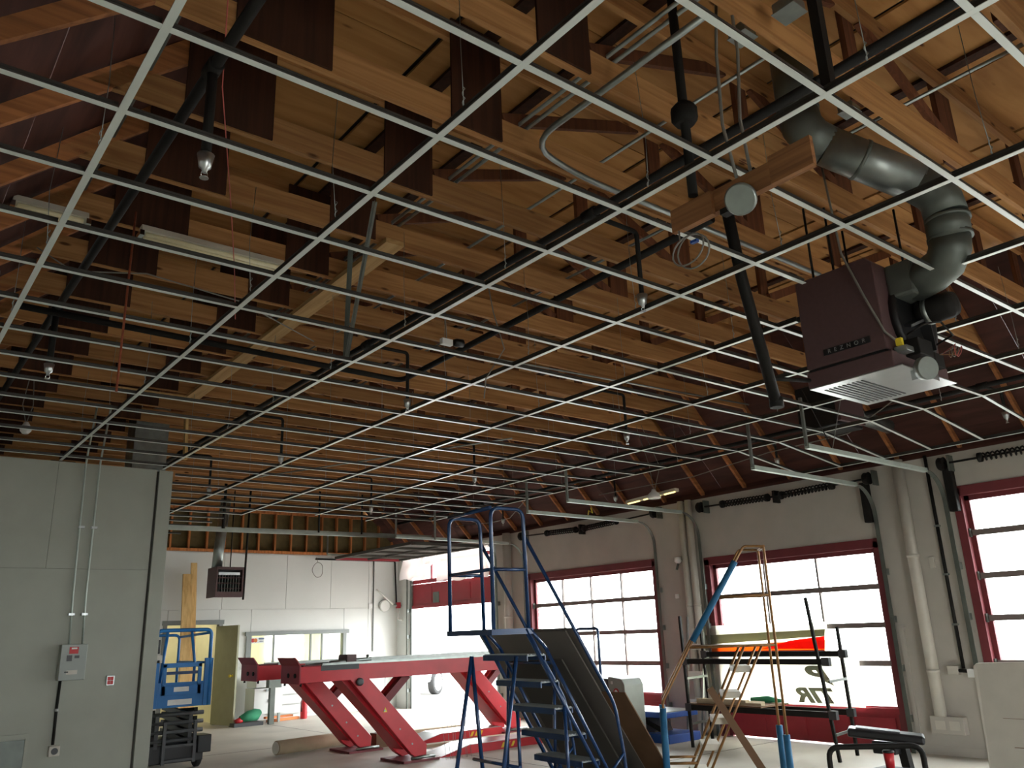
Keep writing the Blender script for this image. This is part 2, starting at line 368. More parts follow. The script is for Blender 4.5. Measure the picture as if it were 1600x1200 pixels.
# roof deck: plywood sheets with open joints, slopes at both eaves
ZD = 5.4
ce = thing('ceiling', (5, 7, ZD), kind='structure')
MB().box(XL, XR+0.2, YB, YF+0.3, ZD+0.03, ZD+0.06).build('roof_felt', 'blackp', ce)
XA, XB = 1.45, 9.2
nx = 7; pw = (XB-XA)/nx; j = 0; y = -2.6
sheet_me = {}
while y < YF:
    for i in range(nx):
        y0 = y+(0.82 if i % 2 else 0); y1 = min(y0+1.64, YF)
        MB().box(XA+i*pw+0.02, XA+(i+1)*pw-0.02, y0+0.004, y1-0.004, ZD, ZD+0.02).build('plywood_sheet', 'deck', ce) if y1 > y0+0.1 else None
    y += 1.64
for i in range(1, nx):
    xb_ = XA+i*pw+(0.25 if i % 2 else -0.2)
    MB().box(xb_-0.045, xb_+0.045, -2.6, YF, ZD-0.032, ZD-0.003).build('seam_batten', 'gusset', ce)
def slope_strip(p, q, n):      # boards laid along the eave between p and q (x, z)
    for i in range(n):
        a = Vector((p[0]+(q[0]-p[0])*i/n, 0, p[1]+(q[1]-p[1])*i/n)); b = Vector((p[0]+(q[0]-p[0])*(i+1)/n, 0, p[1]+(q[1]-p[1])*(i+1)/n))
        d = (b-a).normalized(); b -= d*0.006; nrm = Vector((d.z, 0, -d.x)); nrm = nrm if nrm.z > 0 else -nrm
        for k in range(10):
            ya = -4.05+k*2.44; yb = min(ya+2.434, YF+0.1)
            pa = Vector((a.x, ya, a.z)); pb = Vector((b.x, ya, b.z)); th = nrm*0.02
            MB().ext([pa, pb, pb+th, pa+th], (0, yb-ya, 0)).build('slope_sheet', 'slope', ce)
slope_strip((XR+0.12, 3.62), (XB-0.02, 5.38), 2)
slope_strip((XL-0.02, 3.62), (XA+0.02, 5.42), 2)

# ------------------------------------------------------------------ roof trusses
TY = [1.95+0.82*k for k in range(-2, 20)]
ZC = 4.6
def make_truss(y):
    t = thing('roof_truss', (5.3, y, ZC))
    h = 0.0195
    MB().ext([(0.62, y-h, ZC), (9.95, y-h, ZC), (9.76, y-h, ZC+0.19), (0.83, y-h, ZC+0.19)], (0, 2*h, 0)).build('bottom_chord', 'chord', t)
    MB().box(1.5, 9.18, y-h, y+h, ZD-0.175, ZD-0.035).build('top_chord', 'chord', t)
    # sloping eave rafters
    MB().ext([(XR-0.02, y-h, 3.645), (9.22, y-h, ZD-0.15), (9.22, y-h, ZD-0.02), (XR+0.08, y-h, 3.645)], (0, 2*h, 0)).build('rafter', 'rafter', t)
    MB().ext([(-0.47, y-h, 3.605), (-0.37, y-h, 3.605), (1.5, y-h, ZD-0.14), (1.42, y-h, ZD-0.01)], (0, 2*h, 0)).build('rafter', 'rafter', t)
    for (a, b) in ((1.14, 1.68), (2.48, 2.87)):
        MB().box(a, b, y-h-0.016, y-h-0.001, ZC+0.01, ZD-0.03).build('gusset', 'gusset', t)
    for (a, b) in ((4.35, 4.48), (5.56, 5.80), (6.9, 7.03), (8.12, 8.25), (9.0, 9.13)):
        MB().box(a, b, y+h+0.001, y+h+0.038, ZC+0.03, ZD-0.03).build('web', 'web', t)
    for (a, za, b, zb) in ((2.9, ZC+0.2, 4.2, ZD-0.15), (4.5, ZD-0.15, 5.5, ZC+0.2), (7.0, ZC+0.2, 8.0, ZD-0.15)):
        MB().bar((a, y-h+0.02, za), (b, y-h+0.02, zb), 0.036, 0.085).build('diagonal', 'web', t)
    return t
tr0 = make_truss(TY[0])
for k, y in enumerate(TY):
    t = tr0 if k == 0 else copy_tree(tr0, (5.3, y, ZC))
    tag(t, 'unpainted wooden roof truss, %s counting from above the camera to the far wall' % ORD[k], 'roof truss', 'roof trusses')
# long pale brace nailed across the undersides of the chords
tag(MB().bar((2.99, 5.1, ZC-0.022), (3.08, 10.4, ZC-0.022), 0.16, 0.04).build('brace_board', 'pale_wood'), 'pale lumber brace board nailed under the trusses, heading for the grey wall', 'lumber')
tag(MB().bar((3.36, 11.25, 4.0), (3.33, 11.25, 4.59), 0.08, 0.04).build('hanging_post', 'pale_wood_z'), 'short pale wooden post hanging from trusses above grey wall corner', 'lumber')
tag(MB().bar((2.2, 10.2, 4.555), (3.0, 10.2, 4.555), 0.07, 0.04).build('cross_block', 'pale_wood'), 'short pale wood cross block at the end of the long brace', 'lumber')

# ------------------------------------------------------------------ suspended ceiling grid
ZG = 3.8
MX = [0.623, 1.835, 3.036, 4.25, 5.41, 6.62, 7.83, 9.04]
CY = [2.125+0.62*k for k in range(-4, 27)]
MEND = [11.06, 11.06, 11.06, 18.0, 14.6, 14.1, 14.4, 13.9]
gr = thing('ceiling_grid', (5, 7, ZG), 'white suspended ceiling grid of long main tees and short cross tees, no tiles', 'ceiling grid')
def tee_mesh(length, fwid, hgt, axis):
    b = MB(); d = (lambda a0, a1, w0, w1, z0, z1, mi: b.box(a0, a1, w0, w1, z0, z1, mi)) if axis == 'x' else (lambda a0, a1, w0, w1, z0, z1, mi: b.box(w0, w1, a0, a1, z0, z1, mi))
    d(0, length, -fwid/2, fwid/2, 0, 0.003, 0); d(0, length, -0.002, 0.002, 0.003, hgt, 1); d(0, length, -0.006, 0.006, hgt-0.012, hgt, 1)
    return b
HX0, HX1, HY0, HY1 = 4.80, 6.2, 2.35, 3.2      # where the unit heater hangs through the grid
def in_heater(x, y): return HX0 < x < HX1 and HY0 < y < HY1
for i, x in enumerate(MX):
    segs = [(-0.6, MEND[i])]
    if HX0 < x < HX1: segs = [(-0.6, HY0), (HY1, MEND[i])]
    for (a, b) in segs:
        m = tee_mesh(b-a, 0.033, 0.045, 'y')
        m.v = [v+Vector((x, a, ZG)) for v in m.v]; m.build('main_tee', ['tee', 'tee_web'], gr)
m = MB(); a, b = (10.45, 2.6, 3.62), (10.45, 6.5, 3.62)
m.bar(a, b, 0.03, 0.004, mi=0).bar((10.45, 2.6, 3.64), (10.45, 6.5, 3.64), 0.006, 0.04, mi=1).build('main_tee', ['tee', 'tee_web'], gr)
cmesh = {}
for y in CY:
    for i in range(len(MX)):
        if i == 0: x0, x1 = -0.2, MX[0]-0.017
        else: x0, x1 = MX[i-1]+0.017, MX[i]-0.017
        if y > MEND[max(i-1, 0)] and y > MEND[i]: continue
        if y > 11.06 and x0 < 3.0: continue
        if y > 14.45 and x0 < 4.2: x0 = 4.27
        if y > min(MEND[max(i-1,0)], MEND[i]) and not (11 < y < 18 and i == 3): 
            if y > MEND[i]+0.1 or y > MEND[i-1]+0.1: continue
        if i == 3 and y > 11.0: x0 = 3.3
        if y > 17.9: continue
        parts = [(x0, x1)]
        if HY0 < y < HY1 and x0 < HX1 and x1 > HX0:
            parts = [(p, q) for (p, q) in ((x0, min(x1, HX0)), (max(x0, HX1), x1)) if q-p > 0.05]
        for (p, q) in parts:
            key = round(q-p, 3)
            if key not in cmesh:
                o = tee_mesh(q-p, 0.03, 0.035, 'x'); o.v = [v+Vector((p, y, ZG)) for v in o.v]
                me = bpy.data.meshes.new('cross_tee'); me.from_pydata([v-Vector((p, y, ZG)) for v in o.v], [], o.f)
                me.materials.append(M['tee']); me.materials.append(M['tee_web']); me.polygons.foreach_set('material_index', o.mi); me.update(); cmesh[key] = me
            o = bpy.data.objects.new('cross_tee', cmesh[key]); col.objects.link(o); o.parent = gr; o.location = Vector((p, y, ZG))-ORG[gr.name]
for y in [v for v in CY if 2.7 < v < 6.5]:
    m = MB(); m.bar((9.057, y, ZG), (10.44, y, 3.62), 0.03, 0.004, mi=0).bar((9.057, y, ZG+0.018), (10.44, y, 3.638), 0.005, 0.034, mi=1).build('cross_tee', ['tee', 'tee_web'], gr)
# far loose bay of tees beside the far heater
for y in [CY[-6]+0.62*k for k in range(6)]:
    if y < 17.9: MB().box(4.27, 5.3, y-0.015, y+0.015, ZG, ZG+0.003, 0).box(4.27, 5.3, y-0.002, y+0.002, ZG+0.003, ZG+0.035, 1).build('cross_tee', ['tee', 'tee_web'], gr)
for i, x in enumerate(MX):
    k = 0; y = 1.3
    while y < MEND[i]-0.3:
        if not in_heater(x, y):
            dx = random.uniform(-0.03, 0.03); m = MB().tube([(x, y, ZG+0.04), (x+dx, y+0.01, ZG+0.4), (x, y+0.02, ZC+0.05)], 0.0022, 4)
            m.tube([(x+0.006*math.cos(a), y+0.006*math.sin(a), ZG+0.045+0.008*a) for a in [q*0.9 for q in range(16)]], 0.0025, 4, cap=False)
            m.build('hanger_wire', 'galv', gr)
        y += 1.24
tag(MB().bar((2.57, 4.67, 4.6), (3.036, 5.98, 3.83), 0.035, 0.004).bar((2.57, 4.67, 4.6), (3.036, 5.98, 3.83), 0.004, 0.035).build('brace_angle', 'galv'), 'long light galvanised angle strut slanting from truss to ceiling grid', 'strut')
tag(MB().bar((2.75, 5.38, 4.6), (3.05, 6.02, 3.83), 0.04, 0.004).bar((2.75, 5.38, 4.6), (3.05, 6.02, 3.83), 0.004, 0.04).build('brace_angle', 'galv_dark'), 'darker steel angle strut meeting the long light strut at the grid', 'strut')
tag(MB().bar((3.06, 1.495, 3.82), (3.06, 1.495, 5.3), 0.045, 0.05).build('strut_channel', 'black'), 'thick black strut channel dropping to a grid crossing near the duct', 'strut')

# ================================================================== PIPES, DUCTS AND FIXTURES OVERHEAD
def sprinkler(name, label, xp, xh, y0, y1, heads, z=4.4, r=0.03):
    t = thing(name, (xp, (y0+y1)/2, z), label, 'pipe', 'sprinkler lines')
    MB().tube([(xp, y0, z), (xp, y1, z)], r, 10).build('branch_pipe', 'black', t)
    for (yh, zb) in heads:
        MB().lathe((xp, yh-0.06, z), [(0.042, 0), (0.042, 0.12)], 10, (0, 1, 0)).build('tee_fitting', 'black', t)
        pts = [(xp, yh, z), (xh, yh, z), (xh, yh, zb+0.1)] if abs(xh-xp) > 0.02 else [(xp, yh, z), (xp, yh, zb+0.1)]
        MB().tube(smooth_path(pts, 0.04), 0.018 if abs(xh-xp) > .02 else 0.026, 10).build('drop_pipe', 'black', t)
        hd = MB().lathe((xh, yh, zb), [(0.010, 0.0), (0.016, 0.02), (0.03, 0.03), (0.034, 0.06), (0.042, 0.098), (0.03, 0.104)], 14).build('sprinkler_head', 'alu', t)
        MB().lathe((xh, yh, zb-0.03), [(0.022, 0.0), (0.022, 0.004)], 12).tube([(xh-0.014, yh, zb-0.028), (xh-0.016, yh, zb-0.005), (xh-0.008, yh, zb+0.01)], 0.003, 5).tube([(xh+0.014, yh, zb-0.028), (xh+0.016, yh, zb-0.005), (xh+0.008, yh, zb+0.01)], 0.003, 5).build('deflector', 'chrome', hd)
    return t
sprinkler('sprinkler_line', 'black sprinkler pipe along the left with drops to bright heads over grey wall', 1.07, 1.07, 0.2, 11.0, [(3.65, 3.8), (7.5, 3.8)])
sprinkler('sprinkler_line', 'long black sprinkler pipe down the middle of the ceiling, heads on side arms', 3.72, 4.19, 0.4, 14.2, [(3.66, 3.8), (6.88, 3.8), (10.0, 3.8), (12.7, 3.8)])
sprinkler('sprinkler_line', 'black sprinkler pipe right of the middle, heads hanging before the bay doors', 6.85, 7.28, 3.4, 15.5, [(6.8, 3.8), (10.0, 3.8), (13.2, 3.78)])
sprinkler('sprinkler_line', 'black sprinkler pipe tight under the eave rafters above the bay doors', 9.8, 10.3, 3.0, 16.5, [(3.63, 3.76), (6.72, 3.78), (10.0, 3.72), (13.2, 3.72)], 4.1)
tag(MB().tube(smooth_path([(0.75, 7.4, 4.33), (4.5, 7.52, 4.32), (4.38, 3.12, 4.33)], 0.12), 0.03, 10).build('gas_pipe', 'black'), 'black gas main crossing the ceiling and turning back toward the big heater', 'pipe')
g = thing('gas_drop', (4.88, 3.13, 3.05), 'thick leaning black gas drop pipe just left of the big heater', 'pipe')
MB().tube([(4.36, 2.98, 4.34), (4.55, 3.06, 3.9), (4.88, 3.13, 3.05)], 0.04, 12).build('drop_pipe', 'black', g)
MB().tube([(4.83, 3.12, 3.23), (5.3, 3.05, 3.27)], 0.016, 8).build('feed_pipe', 'black', g)
MB().lathe((4.88, 3.13, 3.03), [(0.048, 0), (0.048, 0.07)], 12).build('pipe_cap', 'black', g)

# big unit heater
Hx0, Hx1, Hy0, Hy1, Hz0, Hz1 = 5.23, 6.02, 2.47, 3.07, 3.2, 4.02
h = thing('unit_heater', (5.6, 2.77, Hz0), 'big brown gas unit heater with slotted bottom and bold name plate', 'heater')
bd = MB().ext([(Hx0, Hy0, Hz0+0.14), (Hx0, Hy1, Hz0+0.14), (Hx0, Hy1, Hz1), (Hx0, Hy0+0.05, Hz1), (Hx0, Hy0, Hz1-0.05)], (Hx1-Hx0, 0, 0)).build('casing', 'heater', h, bevel=0.008)
MB().box(Hx0+0.012, Hx1-0.012, Hy0+0.012, Hy1-0.012, Hz0+0.115, Hz0+0.145).build('casing_gap', 'heater_in', h)
MB().ext([(Hx0-0.005, Hy1+0.005, Hz0+0.004), (Hx1+0.005, Hy1+0.005, Hz0+0.004), (Hx1+0.005, Hy0-0.03, Hz0+0.004), (Hx0-0.005, Hy0-0.03, Hz0+0.004)], (0, 0, 0.115)).build('lower_band', 'heater', h, bevel=0.006)
bp = MB().box(Hx0+0.0, Hx1, Hy0-0.08, Hy1, Hz0-0.004, Hz0+0.003).build('bottom_plate', 'alu', h)
for i in range(9):
    yy = Hy1-0.06-0.035*i
    MB().box(Hx0+0.1+0.0*i, Hx1-0.08, yy-0.007, yy+0.007, Hz0-0.0075, Hz0-0.0045).build('slot', 'heater_in', bp)
npz = Hz0+0.21
pl = MB().box(Hx0-0.006, Hx0-0.0005, Hy0+0.10, Hy0+0.45, npz, npz+0.045).build('name_plate', 'blackp', h)
text_obj('lettering', 'R  E  Z  N  O  R', 0.042, 'alu', pl, Matrix.Translation((Hx0-0.0075, Hy0+0.275, npz+0.022)) @ Matrix(((0, 0, -1, 0), (-1, 0, 0, 0), (0, 1, 0, 0), (0, 0, 0, 1))), 0.001)
# fan side (towards the camera's right)
fan = MB().lathe((5.65, Hy0+0.005, 3.62), [(0.3, 0), (0.3, 0.05), (0.27, 0.055)], 24, (0, -1, 0)).build('fan_ring', 'heater_in', h)
for k in range(4):
    a = k*math.pi/2+0.4; MB().bar((5.65, Hy0-0.07, 3.62), (5.65+0.24*math.cos(a), Hy0-0.04, 3.62+0.24*math.sin(a)), 0.02, 0.12, (0.3*math.sin(a), 1, 0.3)).build('fan_blade', 'blackp', fan)
mo = MB().lathe((5.65, Hy0-0.06, 3.65), [(0.05, 0), (0.09, 0.02), (0.095, 0.05), (0.095, 0.22), (0.08, 0.26), (0.03, 0.27)], 18, (0, -1, 0)).build('motor', 'black', h)
MB().lathe((5.65, Hy0-0.12, 3.65), [(0.098, 0), (0.098, 0.035)], 18, (0, -1, 0)).build('motor_band', 'galv', mo)
MB().tube([(5.45, Hy0-0.01, 3.45), (5.45, Hy0-0.18, 3.5), (5.65, Hy0-0.2, 3.55)], 0.008, 6).tube([(5.86, Hy0-0.01, 3.45), (5.86, Hy0-0.18, 3.5), (5.65, Hy0-0.2, 3.55)], 0.008, 6).build('motor_bracket', 'black', h)
MB().box(5.42, 5.62, Hy0-0.13, Hy0-0.02, 3.3, 3.42).box(5.7, 5.84, Hy0-0.1, Hy0, 3.27, 3.37).build('gas_valve', 'black', h, bevel=0.006)
MB().box(5.6, 5.72, Hy0-0.09, Hy0-0.01, 3.83, 3.94).build('control_box', 'heater', h, bevel=0.004)
MB().box(5.3, 5.4, Hy0-0.1, Hy0-0.01, 3.31, 3.35).build('gas_elbow', 'galv', h, bevel=0.004)
MB().box(5.28, 5.31, Hy0-0.08, Hy0-0.04, 3.35, 3.4).build('yellow_tag', 'brass', h)
jb = MB().lathe((5.33, Hy0-0.2, 3.16), [(0.075, 0), (0.078, 0.01), (0.078, 0.05), (0.06, 0.055)], 22, (0.5, 1.0, 0.2)).build('round_box', 'galv', h)
MB().tube([(5.36, Hy0-0.16, 3.17), (5.5, Hy0-0.08, 3.22)], 0.012, 6).box(5.42, 5.6, Hy0-0.14, Hy0-0.04, 3.13, 3.2).build('box_arm', 'alu', jb)
for k in range(3):
    MB().tube([(5.75+0.03*k, Hy0-0.08, 3.36)]+[(5.8+0.07*math.cos(a+k), Hy0-0.18-0.02*k, 3.36+0.05*math.sin(a*1.3+k)) for a in [q*0.8 for q in range(9)]], 0.003, 4).build('loose_wire', ['gold', 'wire', 'redwire'][k], h)
MB().tube([(5.05, 2.62, 4.75), (5.2, 2.66, 4.1), (5.215, 2.56, 3.75), (5.22, 2.46, 3.45), (5.35, 2.4, 3.34)], 0.008, 6).build('flex_cable', 'wire', h)
for (x, y) in ((5.3, 2.95), (5.42, 2.85), (5.9, 2.55), (5.9, 2.98)):
    MB().tube([(x, y, Hz1-0.01), (x, y, 4.62)], 0.009, 6).build('hanger_rod', 'black', h)
MB().box(5.36, 5.46, 2.78, 2.9, Hz1, Hz1+0.05).build('rod_bracket', 'black', h)
# sheet metal flue: down from roof, along, down, and round into the heater
R = 0.135
d = thing('flue_duct', (5.2, 2.1, 4.1), 'large round galvanised flue duct bending down into the big brown heater', 'duct')
def duct(name, pts, r, mat, n=22): return MB().tube(pts, r, n).build(name, mat, d)
A0 = Vector((4.62, 2.5, 4.75)); A1 = Vector((5.34, 1.98, 4.31))
ez = Vector((0, 0, 1)); ax = (A1-A0).normalized()
duct('upper_pipe', [A0+ez*0.16, A0+ez*0.64], R, 'galv_dark')
duct('elbow', [A0+ez*0.17, A0+ez*0.08+ax*0.015, A0+ez*0.02+ax*0.07, A0+ax*0.18], R, 'galv_dark')
duct('cross_pipe', [A0+ax*0.17, A1-ax*0.17], R, 'galv')
duct('elbow', [A1-ax*0.18, A1-ax*0.07-ez*0.02, A1-ax*0.015-ez*0.07, A1-ez*0.17], R, 'galv_dark')
B1 = A1+Vector((0.1, 0.06, -0.42)); B2 = Vector((5.52, 2.28, 3.84))
duct('drop_pipe', [A1-ez*0.16, A1+Vector((0.04, 0.02, -0.3))], R, 'galv_dark')
duct('lower_elbow', [A1+Vector((0.035, 0.02, -0.29)), A1+Vector((0.06, 0.04, -0.38)), A1+Vector((0.09, 0.1, -0.45)), A1+Vector((0.12, 0.2, -0.48)), (5.55, 2.34, 3.84)], R*0.97, 'galv_dark')
for (c, a) in ((A0+ez*0.2, ez), (A0+ax*0.42, ax), (A1+Vector((0.01, 0, -0.2)), ez), (A1+Vector((0.045, 0.02, -0.31)), ez)):
    MB().lathe(c-a*0.012, [(R+0.006, 0), (R+0.006, 0.024)], 22, a).build('seam_ring', 'galv_dark', d)
MB().box(5.38, 5.72, 2.28, 2.47, 3.72, 3.97).build('draft_hood', 'galv_dark', d, bevel=0.02)

# board with electrical discs hanging under the grid
b = thing('fixture_board', (3.14, 2.05, 3.56), 'brown wooden board with blocked ends and round cover plates hanging under the grid', 'board')
MB().box(3.12, 3.16, 1.66, 2.44, 3.57, 3.69).build('plank', 'beam', b)
MB().box(3.095, 3.12, 2.2, 2.46, 3.555, 3.685).build('end_block', 'beam', b)
MB().box(3.095, 3.12, 1.64, 1.86, 3.555, 3.70).build('end_block', 'beam', b)
dk = MB().lathe((3.1, 2.03, 3.56), [(0.075, 0), (0.078, 0.006), (0.078, 0.022), (0.07, 0.028)], 26, (-0.75, -0.2, -0.5)).build('cover_plate', 'galv', b)
MB().box(3.1, 3.15, 2.02, 2.16, 3.53, 3.56).build('bracket', 'black', b)
for k, (yy, dx) in enumerate(((1.98, 0.02), (2.06, -0.05))):
    pts = [(3.13, yy, 3.69), (3.12+dx*0.5, yy+0.02, 4.0), (3.14+dx, yy, 4.4), (3.12, yy-0.02, 4.75)]
    MB().tube(pts, 0.0085, 7).build('flex_conduit', 'wire', b)
tag(MB().tube([(3.09, 2.3, 3.7), (3.09, 2.3, 5.38)], 0.026, 10).lathe((3.09, 2.3, 4.12), [(0.05, 0), (0.07, 0.03), (0.07, 0.09), (0.045, 0.12)], 12).build('hanging_pipe', 'black'), 'vertical black pipe with a tangled cable knot above the fixture board', 'pipe')
t = thing('cable_coil', (3.1, 2.38, 3.3), 'loose grey cable coil with a blue tie dangling below the board end', 'cable')
MB().tube([(3.1, 2.42, 3.56), (3.1, 2.42, 3.5)]+[(3.1+0.03*math.sin(a*0.5), 2.36+0.1*math.sin(a), 3.42+0.085*math.cos(a)) for a in [q*0.35 for q in range(40)]], 0.005, 5).build('loop', 'wire', t)
MB().box(3.09, 3.11, 2.31, 2.35, 3.45, 3.465).build('tie', 'benchblue', t)

# junction boxes, conduits
for (x, y, z, sx, lab) in ((3.36, 1.78, 4.6, 0.12, 'bright galvanised junction box under the truss by the strut channel'), (3.45, 2.12, 4.72, 0.11, 'dull galvanised junction box behind the hanging flex conduits'), (5.45, 2.54, 5.3, 0.12, 'small galvanised box fixed to the roof sheathing above the duct')):
    t = thing('junction_box', (x, y, z), lab, 'electrical box')
    MB().box(x-sx/2, x+sx/2, y-sx/2, y+sx/2, z, z+0.06).build('box_body', 'galv', t, bevel=0.006)
    MB().box(x-sx/2-0.006, x+sx/2+0.006, y-sx/2-0.006, y+sx/2+0.006, z-0.006, z).build('cover', 'galv', t, bevel=0.002)
def conduit(pts, r, label, mat='galv', cat='conduit', rad=0.15):
    return tag(MB().tube(smooth_path(pts, rad), r, 8).build('conduit', mat), label, cat, 'ceiling conduits')
conduit([(3.03, 0.6, 4.81), (3.03, 9.0, 4.81)], 0.013, 'left pipe of the thin conduit pair laid on the trusses above the grid')
conduit([(3.10, 0.6, 4.81), (3.10, 8.2, 4.81)], 0.013, 'right pipe of the thin conduit pair laid on the trusses above the grid')
conduit([(3.80, 2.2, 4.81), (3.80, 12.0, 4.81)], 0.012, 'thin conduit run along the trusses beside the middle sprinkler pipe')
conduit([(4.95, 1.2, 4.81), (4.95, 10.0, 4.81)], 0.012, 'thin conduit run along the trusses right of the gas main')
conduit([(2.98, 2.0, 4.56), (2.98, 3.42, 4.56), (3.5, 3.52, 4.56), (6.4, 3.5, 4.56)], 0.02, 'galvanised conduit with a wide sweeping bend under the second truss', rad=0.4)
conduit([(4.9, 6.95, 4.56), (9.6, 6.6, 4.56)], 0.012, 'thin conduit crossing under the trusses toward the bay doors')
conduit([(0.93, 2.0, 4.81), (0.93, 6.6, 4.81)], 0.018, 'short grey conduit near the left sprinkler pipe', 'galv_dark')
conduit([(5.2, 13.6, 4.3), (7.4, 9.2, 4.35)], 0.012, 'thin conduit slanting across the far part of the ceiling')
tag(MB().tube([(1.247, 5.81, 3.26), (1.247, 5.81, 4.62)], 0.008, 7).build('threaded_rod', 'rust'), 'rusty brown hanging rod near the fluorescent tubes', 'rod')
tag(MB().tube([(1.03, 3.37, 4.62), (1.2, 3.9, 4.5), (1.62, 4.9, 4.4), (1.95, 5.7, 4.3), (2.19, 6.3, 4.15)], 0.0035, 5).build('red_wire', 'redwire'), 'thin red wire hanging slack across the left side of the ceiling', 'wire')
tag(MB().tube([(0.75, 6.55, 4.5), (1.0, 6.5, 4.35), (1.5, 6.4, 4.42), (2.3, 6.5, 4.4), (3.3, 7.2, 4.45)], 0.006, 5).build('grey_cable', 'wire'), 'slack grey cable looping under the trusses near the grey wall', 'cable')
t = thing('junction_box', (4.3, 6.05, 4.2), 'small white ballast box with black cap hanging by the middle sprinkler pipe', 'electrical box')
MB().box(4.02, 4.14, 5.98, 6.03, 4.2, 4.26).build('box_body', 'white', t, bevel=0.004); MB().lathe((4.16, 6.0, 4.24), [(0.03, 0), (0.04, 0.03), (0.04, 0.1)], 12, (1, 0, 0.1)).build('cap', 'blackp', t)
MB().tube([(4.08, 6.0, 4.26), (4.06, 6.0, 4.62)], 0.006, 5).build('hanger', 'wire', t)
tag(MB().tube([(3.95, 5.2, 4.62), (4.1, 5.3, 4.3), (4.25, 5.35, 4.0), (4.15, 5.5, 3.75), (4.2, 5.6, 3.6)], 0.006, 5).build('grey_cable', 'wire'), 'loose grey cable hanging through the grid near the middle of the ceiling', 'cable')
tag(MB().tube([(9.2, 4.2, 4.1), (9.6, 5.2, 3.85), (9.9, 6.6, 3.9), (10.2, 8.2, 3.85), (10.3, 10.4, 3.9)], 0.007, 5).build('grey_cable', 'wire'), 'long slack cable strung along the eave above the bay doors', 'cable')
tag(MB().tube([(9.6, 11.5, 4.0), (10.0, 12.6, 3.75), (10.3, 13.6, 3.8), (10.4, 15.0, 3.9)], 0.007, 5).build('grey_cable', 'wire'), 'slack cable drooping behind the blue stair guard rail', 'cable')
def shop_light(x0, x1, y, label, n=2):
    t = thing('tube_light', ((x0+x1)/2, y, 4.5), label, 'light fixture', 'unlit fluorescent fixtures')
    MB().ext([(x0, y-0.06, 4.53), (x0, y+0.06, 4.53), (x0, y+0.035, 4.585), (x0, y-0.035, 4.585)], (x1-x0, 0, 0)).build('housing', 'cream', t)
    for s in (-0.03, 0.03)[:n]: MB().tube([(x0+0.03, y+s, 4.512), (x1-0.03, y+s, 4.512)], 0.017, 10).build('fluorescent_tube', 'tube', t)
    for xx in (x0, x1): MB().box(xx-0.015, xx+0.015, y-0.06, y+0.06, 4.49, 4.53).build('socket', 'chrome', t)
shop_light(0.5, 0.97, 5.98, 'short unlit fluorescent fixture at the far left edge of the ceiling')
shop_light(1.32, 2.42, 5.94, 'long unlit fluorescent tube fixture under the trusses left of the brace board')
def lamp_holder(x, y, z, label, top):
    t = thing('pendant_lamp', (x, y, z), label, 'lamp')
    MB().lathe((x, y, z), [(0.03, -0.03), (0.055, 0), (0.06, 0.03), (0.03, 0.08), (0.02, 0.1)], 14).build('lamp_holder', 'white', t)
    MB().tube([(x, y, z+0.1), (x+0.04, y, z+0.3), (x+0.02, y+0.05, top)], 0.005, 5).build('cord', 'wire', t)
    MB().tube([(x-0.01, y, z+0.1), (x-0.06, y+0.02, z+0.3), (x-0.03, y, top)], 0.005, 5).build('cord', 'wire', t)
lamp_holder(1.3, 10.1, 3.9, 'small wired lamp holder hanging above the grey wall', 4.5)
# floodlights and lit strip near the eave
t = thing('strip_light', (10.3, 9.15, 3.6), 'glowing yellow strip light under the eave between the middle bay doors', 'light fixture')
MB().bar((10.3, 8.62, 3.72), (10.3, 9.72, 3.67), 0.1, 0.05).build('housing', 'cream', t)
for (a, b) in ((8.64, 8.86), (8.95, 9.32), (9.42, 9.68)): MB().tube([(10.27, a, 4.07-0.044*a), (10.27, b, 4.07-0.044*b)], 0.018, 8).build('lit_tube', 'lit', t)
t = thing('flood_lamp', (9.55, 8.45, 3.52), 'white flood lamp bowl dangling on two long cords before the bay doors', 'lamp')
MB().lathe((9.55, 8.45, 3.52), [(0.1, -0.02), (0.105, 0.0), (0.085, 0.05), (0.04, 0.09), (0.03, 0.12)], 18).build('reflector', 'white', t)
MB().tube([(9.55, 8.45, 3.64), (9.5, 8.45, 4.0), (9.3, 8.5, 4.7)], 0.005, 5).build('cord', 'wire', t)
MB().tube([(9.57, 8.44, 3.64), (9.68, 8.4, 4.0), (9.42, 8.5, 4.7)], 0.005, 5).build('cord', 'wire', t)
tag(MB().tube([(9.3, 9.6, 3.5), (9.35, 9.62, 3.42), (9.3, 9.65, 3.46), (9.33, 9.7, 3.4)], 0.012, 6).build('rope_tie', 'brass'), 'yellow rope tied round a door track end', 'rope')

# second dark heater behind the big one, with its duct
h2 = thing('unit_heater', (9.3, 5.25, 3.5), 'dark second unit heater hanging behind the grid near the eave', 'heater')
MB().box(9.0, 9.6, 5.0, 5.5, 3.86, 4.4).build('casing', 'blackp', h2, bevel=0.01)
MB().box(9.02, 9.58, 4.95, 5.0, 3.9, 4.36).build('louvre', 'heater', h2)
MB().tube([(9.6, 5.15, 4.1), (9.95, 5.1, 4.05), (10.35, 5.05, 4.0)], 0.09, 16).build('flue', 'galv', h2)
MB().tube([(9.05, 5.05, 4.4), (9.05, 5.05, 4.62)], 0.01, 6).build('hanger_rod', 'black', h2)
MB().tube([(9.55, 5.45, 4.4), (9.55, 5.45, 4.62)], 0.01, 6).build('hanger_rod', 'black', h2)

